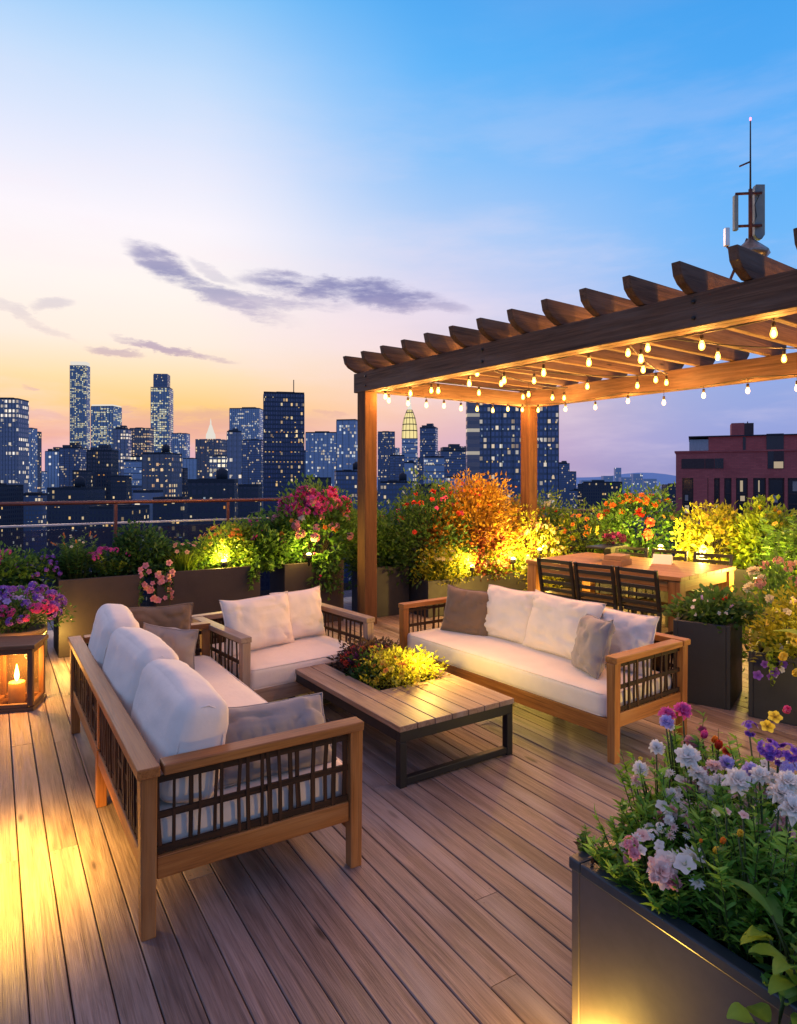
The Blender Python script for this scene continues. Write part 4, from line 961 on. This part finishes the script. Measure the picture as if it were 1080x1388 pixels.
plant('feathery olive grass plant with orange tips in the first bronze planter',P(.83,7.30),.20,.18,.40,'lf_green',900,.06,.010,'feather','needle',flowers=(('spike','orange',6,.018,'top'),('five','cream',6,.016,'top')),name='feathery_plant',cat='plant')
plant('short bright green plant topped with hot pink flowers',P(1.16,7.28),.23,.2,.25,'lf_lime',800,.05,.010,'feather','needle',flowers=(('cluster','magenta',13,.035,'top'),),name='flowering_plant',cat='plant')
plant('dense dark green round shrub over the gap between bronze planters',P(1.46,7.36),.21,.2,.42,'lf_dark',1300,.05,.03,kind='oval')
plant('trailing plant of pale pink blossoms spilling into the planter gap',P(1.60,7.14,.80),.16,.12,.42,'lf_dark',330,.05,.03,'trail',flowers=(('five','pink',26,.032,'all'),('five','peach',10,.03,'all')),name='trailing_plant',cat='plant')
plant('fine lime green grass tuft with peach blossoms in the wide bronze planter',P(1.88,7.30),.24,.2,.32,'lf_lime',420,.06,.012,'grass',flowers=(('five','peach',9,.024,'top'),),name='grass_tuft',cat='plant')
plant('yellow-lit bushy plant with orange blossoms above the loveseat',P(2.33,7.30),.25,.2,.42,'lf_lime',1000,.055,.028,flowers=(('five','orange',24,.028,'top'),('five','yellow',14,.026,'all')),name='flowering_plant',cat='plant')
plant('mixed green plant with a few crimson flowers left of the pink bush',P(2.80,7.32),.30,.22,.40,'lf_green',1400,.07,.04,flowers=(('cluster','magenta',5,.035,'top'),),name='flowering_plant',cat='plant')
plant('green vine hanging over the loveseat planter',P(2.72,7.12,.76),.14,.12,.26,'lf_green',220,.06,.035,'trail',name='trailing_vine',cat='plant')
plant('large shrub covered with bright pink flowers left of the pergola post',P(3.46,7.32),.44,.25,.74,'lf_green',2400,.07,.035,flowers=(('puff','magenta',64,.070,'top'),('cluster','pink',20,.062,'all'),('five','orange',8,.035,'mid'),('puff','white',2,.05,'mid')),name='flowering_shrub')
plant('long vine with red leaves hanging beside the pergola post',P(3.52,7.10,.80),.20,.14,.62,'lf_green',420,.075,.04,'trail',flowers=(('cup','magenta',4,.03,'all'),),name='trailing_vine',cat='plant')
plant('dark green low shrub just right of the front pergola post',P(4.33,7.25,.57),.30,.24,.42,'lf_green',1000,.06,.03)
plant('tall dark green shrub with red flowers behind the taupe pillow',P(4.93,7.02,.41),.46,.3,.98,'lf_dark',2600,.07,.035,flowers=(('puff','red',8,.045,'top'),('cluster','magenta',6,.04,'top'),('puff','red',3,.045,'mid')))
plant('large golden orange lit shrub left of the far pergola post',P(5.72,7.06,.41),.56,.32,1.04,'lf_gold',5200,.065,.035,flowers=(('cluster','orange',18,.04,'all'),('five','red',8,.03,'top')))
plant('small dark red shrub inside the golden foliage',P(5.70,6.78,.41),.22,.16,.52,'lf_red',700,.055,.03)
plant('low pale yellow plant lit from below, left part of the black planter',P(5.10,6.80,.41),.42,.18,.34,'lf_yel',1300,.05,.028,flowers=(('five','cream',30,.028,'top'),),name='flowering_plant',cat='plant')
plant('low green plant at the right part of the black planter',P(5.98,6.82,.41),.42,.18,.30,'lf_lime',1200,.05,.026,flowers=(('five','cream',24,.028,'all'),),name='flowering_plant',cat='plant')
plant('pale yellow blossoming shrub glowing beside the far pergola post',P(6.62,6.86,.02),.40,.3,.92,'lf_yel',1700,.06,.03,flowers=(('cluster','cream',30,.04,'all'),('five','peach',14,.03,'top')),name='flowering_shrub')
plant('spiky plant with cream and red flower spires right of the far post',P(7.30,7.35,.61),.40,.2,.62,'lf_green',900,.06,.03,'feather','fold',flowers=(('spike','cream',9,.03,'top'),('cup','red',10,.04,'mid'),('cluster','pink',8,.04,'mid')),name='flowering_plant',cat='plant')
plant('big rounded green shrub with orange and red flowers behind the dining table',P(7.86,6.05,.61),.74,.5,.82,'lf_green',3600,.075,.035,flowers=(('puff','orange',26,.05,'top'),('puff','red',6,.07,'mid'),('five','yellow',20,.045,'all')),name='flowering_shrub')
plant('bright yellow lit shrub behind the right end of the dining table',P(7.85,4.95,.61),.52,.4,.62,'lf_yel',2600,.08,.038,flowers=(('five','yellow',24,.045,'all'),),name='flowering_shrub')
plant('yellow-green leafy shrub between the yellow shrub and the ferns',P(7.95,4.30,.61),.42,.35,.68,'lf_lime',1800,.09,.045,flowers=(('cup','yellow',12,.05,'top'),))
plant('tall ferny green plant at the right edge beside the dining table',P(7.45,3.72,.30),.50,.4,1.00,'lf_green',2200,.15,.026,'feather','needle',flowers=(('five','yellow',6,.04,'top'),),name='fern',cat='plant',droop=.35)
plant('broad-leaved green plant with orange leaves at the right edge, uppermost',P(7.35,3.15,.40),.42,.35,1.22,'lf_lime',900,.17,.08,'bush','oval',flowers=(('puff','orange',9,.06,'top'),('cup','red',2,.05,'mid')),name='leafy_plant',cat='plant',droop=.2)
plant('arching long-leaved green plant below the ferns at the right edge',P(6.65,3.05,.0),.40,.35,.95,'lf_green',170,.1,.035,'grass',name='leafy_plant',cat='plant')

plant('low mixed greenery filling the far left planter',P(-.25,7.36,.66),.45,.22,.26,'lf_green',900,.06,.03,flowers=(('cluster','magenta',8,.03,'top'),),name='leafy_plant',cat='plant')
plant('low green cover between the two bronze planters at left',P(1.02,7.38),.36,.16,.24,'lf_dark',1100,.05,.028,name='leafy_plant',cat='plant')
plant('green cover below the lime grass in the wide bronze planter',P(2.05,7.40),.50,.14,.22,'lf_green',1200,.05,.028,name='leafy_plant',cat='plant')
plant('tall green shrub filling the space right of the front pergola post',P(4.42,7.55,.30),.40,.3,.86,'lf_green',1900,.07,.035)
plant('dark green hedge plant behind the golden shrub',P(5.35,7.5,.35),.70,.25,.86,'lf_dark',2600,.065,.035)
plant('green and orange mixed shrub beside the far pergola post',P(6.95,7.55,.45),.45,.28,.72,'lf_gold',1700,.06,.03,flowers=(('cluster','peach',10,.04,'top'),))
plant('leafy yellow-green shrub before the low railing, right of the far pergola post',P(7.55,7.75,.40),.62,.28,.82,'lf_lime',2000,.065,.032,flowers=(('cup','red',7,.04,'top'),('cluster','cream',10,.045,'all')))
plant('green and gold bush between the far post and the orange-flowered shrub',P(7.75,6.85,.55),.45,.35,.60,'lf_lime',1500,.065,.03,flowers=(('five','orange',12,.04,'all'),))
plant('green filler shrub behind the large pink shrub',P(3.05,7.52),.50,.16,.46,'lf_green',1100,.065,.035,flowers=(('cluster','magenta',10,.05,'top'),))
# dark planters at the right, before the dining table
planter('tall charcoal planter beside the near arm of the right sofa',0,.55,0,.40,.62,M['planterblk'],R(22),(4.67,2.80))
planter('lower charcoal planter in front, at the right edge',0,.60,-.95,0,.47,M['planterblk'],R(20),(4.66,2.66))
plant('dark leafy plant with small white flowers in the tall charcoal planter',P(4.88,3.08,.57),.25,.24,.21,'lf_dark',1500,.05,.032,kind='oval',flowers=(('five','white',16,.018,'all'),('cup','red',3,.025,'top'),('spike','lilac',2,.022,'top')),name='leafy_plant',cat='plant')
plant('brownish green plant with peach blossoms behind the charcoal planters',P(5.45,2.86,.0),.42,.32,.98,'lf_green',1500,.06,.03,flowers=(('cluster','peach',7,.05,'top'),('puff','cream',6,.05,'top')),name='leafy_plant',cat='plant')
plant('yellow lit shrub spilling over the lower charcoal planter',P(5.06,2.42,.42),.42,.34,.42,'lf_yel',2300,.055,.032,flowers=(('five','yellow',22,.028,'all'),('five','cream',14,.025,'top')))
plant('trailing plant with violet and white flowers between the charcoal planters',P(4.70,2.58,.55),.18,.16,.26,'lf_lime',330,.045,.028,'trail',flowers=(('five','violet',5,.03,'all'),('five','white',6,.022,'all')),name='trailing_plant',cat='plant')

# flower pot, lantern at the left edge
pt=thing('flower_pot','pale glazed pot of violet flowers behind the lantern','flower pot',(.30,6.40,0))
MB().lathe([(.13,0),(.16,.02),(.185,.40),(.20,.41),(.20,.45),(.17,.45),(.165,.40)],24).build('pot',paint('glazed_pot',(.20,.13,.06),.4),pt)
plant('mound of violet and magenta flowers in the pot behind the lantern',(.30,6.40,.44),.31,.28,.33,'lf_dark',1300,.05,.02,flowers=(('cluster','violet',54,.050,'round'),('cluster','magenta',22,.044,'mid'),('five','lilac',16,.028,'top')),name='flowering_plant',cat='plant')
la=thing('lantern','square wooden lantern with a burning candle at the left edge','lantern',(.245,5.74,0),R(-20)); la.scale=(1.08,1.08,1.04)
w_=.125; q=MB()
for a in (-1,1):
    for b in (-1,1): q.box((a*w_,b*w_,.235),(.035,.035,.40))
for z_ in (.035,.42):
    for a in (-1,1): q.box((0,a*w_,z_),(.214,.03,.035)); q.box((a*w_,0,z_),(.03,.214,.035))
q.build('frame',M['lantern'],la,.003)
MB().box((0,0,.012),(.30,.30,.024)).build('base',M['lantern'],la,.003)
MB().box((0,0,.455),(.32,.32,.03)).build('roof',M['lantern'],la,.004)
g=MB(); 
for a in (-1,1): g.box((0,a*w_,.2275),(.212,.004,.345)); g.box((a*w_,0,.2275),(.004,.212,.345))
g.build('glass',M['lglass'],la)
cd=MB().lathe([(.05,.025),(.052,.03),(.052,.17),(.046,.175),(.01,.168)],18).build('candle',M['candle'],la)
MB().lathe([(.004,.178),(.014,.20),(.017,.222),(.010,.26),(.002,.30)],10).build('flame',M['flame'],cd)
lamp('candle_light',(.245,5.74,.31),26,(1,.5,.12),.03)

# coffee-table plants
cm=Matrix.Translation((1.945,3.05,0))@Matrix.Rotation(R(1.5),4,'Z')
p=cm@Vector((.50,1.15,.27)); plant('dark flowers of plum, red and orange at the far end of the coffee table trough',tuple(p),.22,.22,.19,'lf_wine',1300,.045,.022,flowers=(('puff','plum',22,.034,'top'),('puff','red',11,.040,'all'),('puff','orange',10,.038,'top'),('puff','magenta',7,.034,'all')),name='flowering_plant',cat='plant')
p=cm@Vector((.42,.98,.27)); plant('dark green leaves at the left side of the coffee table trough',tuple(p),.14,.22,.16,'lf_dark',600,.045,.025,name='leafy_plant',cat='plant')
p=cm@Vector((.54,.80,.27)); plant('bright yellow-green bush at the near end of the coffee table trough',tuple(p),.25,.25,.20,'lf_yel',2600,.034,.018,flowers=(('five','yellow',32,.020,'all'),('five','orange',10,.022,'top')),name='flowering_plant',cat='plant')

# ------------------------------------------------------------------ dining set
DR=R(9); dm=Matrix.Translation((5.68,3.90,0))@Matrix.Rotation(DR,4,'Z')
dt=thing('dining_table','heavy honey-coloured wooden dining table under the pergola','dining table',(5.68,3.90,0),DR)
TW,TL,TZ=1.28,1.85,.76; q=MB()
for k in range(7): q.box(((k+.5)*TW/7,TL/2,TZ-.02),(TW/7-.004,TL,.04))
q.build('tabletop',M['table'],dt,.004)
q=MB(); 
for y_ in (.06,TL-.06): q.box((TW/2,y_,TZ-.10),(TW-.30,.04,.118))
for x_ in (.06,TW-.06): q.box((x_,TL/2,TZ-.10),(.04,TL-.30,.118))
q.build('apron',M['table'],dt,.003)
for x_ in (.075,TW-.075):
    for y_ in (.075,TL-.075): MB().box((x_,y_,(TZ-.042)/2),(.12,.12,TZ-.042)).build('leg',M['table'],dt,.005)
def chair(label,loc,rz):          # local: faces +x
    t=thing('dining_chair',label,'dining chair',loc,rz,'black slatted chairs round the dining table'); m_=M['chairblk']
    for s_ in (-1,1):
        MB().bar((.40,s_*.20,0),(.385,s_*.20,.445),.034,.034).build('leg',m_,t,.003)
        q=MB(); q.bar((-.04,s_*.205,0),(.0,s_*.205,.44),.036,.03); q.bar((.0,s_*.205,.441),(-.075,s_*.205,.845),.034,.028); q.build('leg',m_,t,.003)
        MB().bar((.01,s_*.205,.22),(.375,s_*.202,.22),.02,.024).build('stretcher',m_,t)
    q=MB()
    for z_ in (.51,.59,.67,.75,.822):
        x_=-.0-(z_-.44)*.175; q.box((x_+.002,0,z_),(.014,.385,.038))
    q.build('backrest',m_,t,.003)
    q=MB(); 
    for k in range(5): q.box((.055+k*.083,0,.452),(.076,.43,.02))
    q.box((.2,0,.428),(.38,.37,.025)); q.build('seat',m_,t,.003)
    return t
for (u,side,lb) in ((.30,0,'black slatted chair nearest the charcoal planter, back to the sofa'),(.77,0,'middle black slatted chair of the row behind the right sofa'),(1.24,0,'black slatted chair at the far end of the row, next to the golden shrubs'),
                    (.38,1,'black slatted chair on the far side of the dining table, near end'),(.90,1,'black slatted chair on the far side of the dining table, middle'),(1.40,1,'black slatted chair on the far side of the dining table, far end')):
    p=dm@Vector((-.22 if side==0 else TW+.25,u,0)); chair(lb,p,DR+(R(U(-3,3)) if side==0 else R(180)))
def onT(x_,y_,z=TZ): return dm@Vector((x_,y_,z))
cdm=MB(); cdm.prism([(-.10,0),(.10,0),(0,.10)],(0,0,.001),(1,0,0),(0,0,1),(0,1,0),.20); tag(cdm.build('table_card',M['paper'],loc=onT(.95,.55),rz=DR+R(20)),'white folded card standing on the dining table','card')
bk_=thing('book_stack','tan boxes stacked on the far part of the dining table','box',onT(.42,.92),DR+R(8)); MB().box((0,0,.03),(.30,.22,.06)).build('box',M['leather'],bk_,.004); MB().box((.01,0,.086),(.26,.19,.05)).build('lid',M['leather'],bk_,.004)
ty=thing('serving_tray','dark tray stand on the dining table carrying a magenta flower bowl','tray',onT(.72,1.22),DR); MB().box((0,0,.16),(.50,.24,.022)).build('top',M['chairblk'],ty,.003); MB().box((.05,0,.0735),(.09,.09,.147)).build('stand',M['chairblk'],ty); MB().box((.05,0,.008),(.2,.18,.016)).build('foot',M['chairblk'],ty) if False else None
plant('small magenta flower bunch on the dining table tray',tuple(onT(.86,1.22,TZ+.173)),.13,.10,.12,'lf_wine',300,.04,.02,flowers=(('cluster','plum',14,.035,'all'),('cluster','magenta',8,.03,'top')),name='flower_bunch',cat='plant')

# ------------------------------------------------------------------ front planter and its flowers
planter('large taupe planter box in the right foreground',0,.78,-2.1,0,.60,M['planterfront'],R(-1.5),(1.445,1.345),rim=M['rimslate'])
def fp(px_,py_,d_): return at(px_,py_,d_)
SZ=.545
def stemmed(label,heads,base,leaf='lf_front',nleaf=260,L=.05,W=.010,kind='needle',name='flowering_plant',rx=.12,h=.3,form='feather',sub=()):
    base=(max(base[0],1.535),min(base[1],1.27),base[2]); h=max(.15,max(q[2].z for q in heads)-base[2]-.035); rx*=1.05; nleaf=int(nleaf*1.25)
    t=plant(label,tuple(base),rx,rx,h,leaf,int(nleaf*2.2),L,W,form,kind,name=name,cat='plant'); st=MB()
    for (fk,fc,p_,s_) in heads:
        loc=Vector(p_)-Vector(base); nr=(Vector((0,0,1))+TOCAM*.55).normalized()
        b0=Vector((loc.x*.35+U(-.02,.02),loc.y*.35+U(-.02,.02),0)); mid_=b0.lerp(loc,.6)+Vector((0,0,.03))
        st.tube([b0,mid_,loc-nr*.008],[.0032,.0028,.0024],5)
        o=blossom(t,fk,fc,loc,s_,nr)
    st.build('flower_stem',M['stem'],t); return t
stemmed('tall magenta sweet blossoms standing highest in the front planter',[('puff','magenta',fp(905,968,1.98),.036),('puff','magenta',fp(926,962,1.98),.040),('puff','lilac',fp(903,978,1.95),.026),('puff','white',fp(908,984,1.96),.02)],(*fp(935,1190,1.95).xy,SZ),nleaf=360,h=.24)
stemmed('white and blush carnations at the left of the front planter',[('puff','white',fp(890,1013,1.93),.034),('puff','white',fp(868,1042,1.92),.030),('puff','blush',fp(863,1058,1.91),.032),('puff','white',fp(917,1075,1.86),.022),('five','yellow',fp(868,1028,1.95),.010)],(*fp(900,1180,1.90).xy,SZ),nleaf=500,h=.26,rx=.15)
stemmed('pale blue-white carnation cluster in the middle of the front planter',[('puff','white',fp(932,1025,1.85),.040),('puff','white',fp(946,1048,1.82),.040),('puff','white',fp(958,1062,1.80),.030),('puff','blush',fp(968,1038,1.83),.030),('puff','lilac',fp(985,1034,1.85),.030),('puff','white',fp(975,1058,1.78),.03)],(*fp(965,1215,1.80).xy,SZ),nleaf=550,h=.30,rx=.16)
stemmed('big pale blue-white carnations at the right of the front planter',[('puff','white',fp(1000,1058,1.70),.044),('puff','white',fp(1030,1050,1.68),.042),('puff','lilac',fp(1018,1045,1.72),.034),('puff','white',fp(1058,1075,1.60),.050),('puff','white',fp(1076,1095,1.56),.044),('puff','white',fp(1068,1060,1.62),.038)],(*fp(1045,1250,1.62).xy,SZ),nleaf=650,h=.34,rx=.17)
stemmed('violet blossoms at the right rim of the front planter',[('cluster','violet',fp(1016,988,1.95),.036),('cluster','violet',fp(1042,1016,1.80),.046),('cluster','violet',fp(1068,1022,1.78),.048),('cluster','lilac',fp(1072,1045,1.74),.045),('cluster','violet',fp(1055,1028,1.80),.034)],(*fp(1050,1160,1.85).xy,SZ),nleaf=400,h=.26)
stemmed('pink and red blossoms behind the white carnations, front planter',[('cup','magenta',fp(952,1000,1.98),.026),('puff','pink',fp(937,1006,1.96),.026),('cup','red',fp(972,1015,1.97),.032),('puff','red',fp(986,1018,1.95),.024),('cup','orange',fp(966,1006,1.99),.022),('five','plum',fp(952,990,2.0),.02)],(*fp(975,1160,1.98).xy,SZ),nleaf=300,h=.22)
stemmed('small pink and white button flowers, left corner of the front planter',[('puff','pink',fp(896,1108,1.82),.026),('puff','pink',fp(855,1163,1.78),.030),('puff','blush',fp(847,1147,1.79),.024),('puff','white',fp(875,1130,1.80),.022),('puff','white',fp(880,1122,1.82),.018)],(*fp(868,1180,1.84).xy,SZ),nleaf=620,h=.16,rx=.16)
stemmed('low cluster of white and blush flowers over the front rim of the planter',[('daisy','white',fp(938,1162,1.64),.032),('daisy','white',fp(918,1165,1.65),.030),('five','white',fp(902,1165,1.66),.028),('puff','blush',fp(897,1182,1.64),.034),('puff','pink',fp(912,1196,1.62),.028),('daisy','white',fp(945,1196,1.60),.026),('five','blush',fp(888,1172,1.66),.024),('five','white',fp(928,1172,1.62),.026)],(*fp(915,1190,1.70).xy,SZ),nleaf=420,h=.15,rx=.14)
stemmed('yellow and orange buds on thin stems in the front planter',[('cup','yellow',fp(1002,1132,1.55),.020),('cup','orange',fp(978,1143,1.56),.016),('cup','orange',fp(950,1142,1.58),.014),('cup','yellow',fp(968,1155,1.56),.018),('five','cream',fp(970,1102,1.62),.016),('five','blush',fp(985,1100,1.60),.015),('five','blush',fp(1008,1105,1.58),.016)],(*fp(985,1240,1.55).xy,SZ),nleaf=280,h=.28,rx=.12)
plant('dense dark green ground foliage filling the front planter',(1.83,.72,SZ),.31,.57,.24,'lf_front',7500,.045,.013,kind='fold',name='leafy_plant',cat='plant',nclump=60,flowers=(('puff','white',16,.020,'all'),('puff','blush',12,.017,'all'),('five','white',16,.014,'all'),('five','blush',10,.013,'all')))
plant('feathery green sprig standing on the left corner of the front planter',(*fp(802,1165,1.95).xy,SZ),.045,.045,.13,'lf_green',140,.03,.006,'feather','needle',name='sprig',cat='plant')
plant('pale dried blossom tuft at the left corner of the front planter',(*fp(815,1165,1.93).xy,SZ),.05,.05,.06,'lf_wine',80,.03,.015,flowers=(('cluster','blush',6,.018,'all'),),name='sprig',cat='plant')
def broad(label,base,heads,n,L,W,leaf,h,r_):
    t=thing('leafy_plant',label,'plant',tuple(base)); mb=MB(); st=MB()
    for i in range(n):
        a=U(0,6.28); q=Vector((math.cos(a)*r_*U(.2,1),math.sin(a)*r_*U(.2,1),h*U(.25,1))); dr=Vector((math.cos(a),math.sin(a),U(-.1,.7)))
        st.tube([(q.x*.2,q.y*.2,0),(q.x*.6,q.y*.6,q.z*.7),tuple(q)],.003,5)
        l=L*U(.7,1.2); w=W*U(.8,1.1); y=dr.normalized(); x=y.cross(Vector((0,0,1))).normalized(); z=x.cross(y); s0=U(.3,.9); vs=[];ss=[]; NN=7
        for k in range(NN+1):
            tt=k/NN; ww=w*math.sin(math.pi*min(.98,tt*.92+.06))**.8; c_=q+y*l*tt+z*(.12*l*math.sin(tt*2.2)-.25*l*tt*tt)
            for j in (-1,-.5,0,.5,1): vs.append(c_+x*ww*.5*j+z*(abs(j)*.16*ww)+z*U(-.002,.002)); ss.append(min(1,max(0,s0+(.15 if j==0 else 0)+U(-.06,.06))))
        fs=[(k*5+j,k*5+j+1,k*5+j+6,k*5+j+5) for k in range(NN) for j in range(4)]
        mb.raw(vs,fs,None,ss,True)
    mb.build('foliage',M[leaf],t); st.build('stem',M['stem'],t)
    for fk,fc,p_,s_ in heads: blossom(t,fk,fc,Vector(p_)-Vector(base),s_,(Vector((0,0,1))+TOCAM).normalized())
    return t
broad('broad light green leaves at the right front of the front planter',(*fp(1062,1275,1.45).xy,SZ),[],13,.08,.034,'lf_lime',.20,.10)
broad('large green leaves at the extreme right of the front planter',(*fp(1092,1290,1.40).xy,SZ),[],12,.09,.042,'lf_green',.20,.09)
broad('round bluish green leaves at the lower right rim of the front planter',(*fp(1050,1330,1.36).xy,SZ-.01),[],6,.06,.05,'lf_green',.09,.06)
HB=[]
for k in range(11):
    hp=[]; cx_,cy_=U(868,1062),U(1060,1165)
    for q in range(8):
        px_=cx_+U(-34,34); py_=cy_+U(-30,30); d_=1.97-max(0,(py_-1000))/200*.36-max(0,px_-960)/120*.10
        hp.append((random.choice(('puff','puff','five','cluster','daisy')),random.choice(('white','white','white','blush','blush','pink')),at(px_,py_,d_),U(.016,.026)))
    b_=sum((Vector(q[2]) for q in hp),Vector())/len(hp); HB.append((hp,b_))
for k,(hp,b_) in enumerate(HB): stemmed('low tuft of small white and blush blossoms in the green mound of the front planter',hp,(b_.x+.05,b_.y+.03,SZ),nleaf=230,rx=.11)['group']='small blossom tufts in the front planter'
# plant with yellow blossoms behind the front planter, at the right edge
pot2=planter('charcoal tub behind the front planter at the right edge',-.25,.25,-.25,.25,.40,M['planterblk'],R(15),(3.22,1.15))
broad('tall plant with large green leaves and yellow blossoms at the right edge',(3.18,1.18,.36),[('cup','yellow',at(1058,893,3.0),.04),('cup','yellow',at(1075,915,2.95),.045),('five','yellow',at(1050,972,2.85),.03),('five','yellow',at(1040,985,2.85),.035),('cup','magenta',at(1064,965,2.85),.04)],22,.20,.085,'lf_lime',.62,.30)

# ------------------------------------------------------------------ uplights hidden among the plants
def uplight(label,p,power,aim=None,spot=None,col=(1,.68,.12),fixture=True,r=.04,lens=.03):
    p=Vector(p); t=thing('garden_light',label,'garden light',p,0,'small lit garden lights')
    MB().lathe([(.012,-.10),(.012,-.02),(.034,-.02),(.038,.0),(.038,.035),(.030,.035)],12).build('housing',M['iron'],t)
    MB().lathe([(.004,.058),(lens*.8,.05),(lens,.036)],12).build('lens',M['spotlens'],t)
    lamp('garden_lamp',p+Vector((0,0,.075)),power,col,r,spot,aim); return t
uplight('small lit garden light glowing under the yellow plant above the loveseat',(2.27,7.14,.77),55)
uplight('lit garden light in the golden shrubs behind the right sofa',(5.30,6.60,.56),55)
uplight('lit garden light below the golden shrub, right part of the black planter',(5.95,6.55,.62),95,col=(1,.62,.12))
uplight('lit garden light glowing in the pale shrub beside the far pergola post',(6.40,6.52,.72),75)
uplight('left of the two bright garden lights behind the dining table',(7.30,5.30,.82),120)
uplight('right of the two bright garden lights behind the dining table',(7.25,4.70,.76),95)
uplight('garden light hidden in the ferns at the right edge',(7.0,3.9,.62),60)
uplight('garden light in the yellow shrub of the lower charcoal planter',(5.0,2.0,.70),75)
uplight('garden light on the deck behind the front planter at the right edge',(3.35,1.85,.11),16)
uplight('garden light under the pink shrub beside the pergola post',(3.22,7.0,.80),26)
uplight('tiny added garden light tucked in the yellow bush of the coffee table',cm@Vector((.50,.70,.34)),0,lens=.006).scale=(.4,.4,.4)
lamp('garden_lamp',cm@Vector((.64,.62,.54)),18,(1,.68,.12),.03)  # bare lamp added above the table to brighten the yellow bush
pl_=thing('path_light','short hooded path light standing left of the near sofa','path light',(-.07,3.33,0))
MB().lathe([(.05,0),(.05,.012),(.014,.02),(.013,.60)],12).build('stem',M['iron'],pl_)
MB().lathe([(.085,.585),(.09,.595),(.03,.65),(.01,.66)],16).build('hood',M['iron'],pl_)
MB().lathe([(.018,.55),(.022,.565),(.022,.584)],12).build('lens',M['spotlens'],pl_)
lamp('garden_lamp',(-.07,3.33,.54),400,(1,.52,.055),.03,128,(-.03,3.33,0),.75)
uplight('deck light on the floor at the foot of the front planter',(1.36,1.20,.11),0)
lamp('garden_lamp',(1.395,1.27,.10),13,(1,.56,.08),.04)
lamp('garden_lamp',(.66,6.74,.20),16,(1,.56,.10),.05); uplight('deck light on the floor behind the flower pot',(.30,6.86,.11),0)
uplight('deck light glowing under the dining table',(5.7,5.6,.11),70,col=(1,.6,.10))
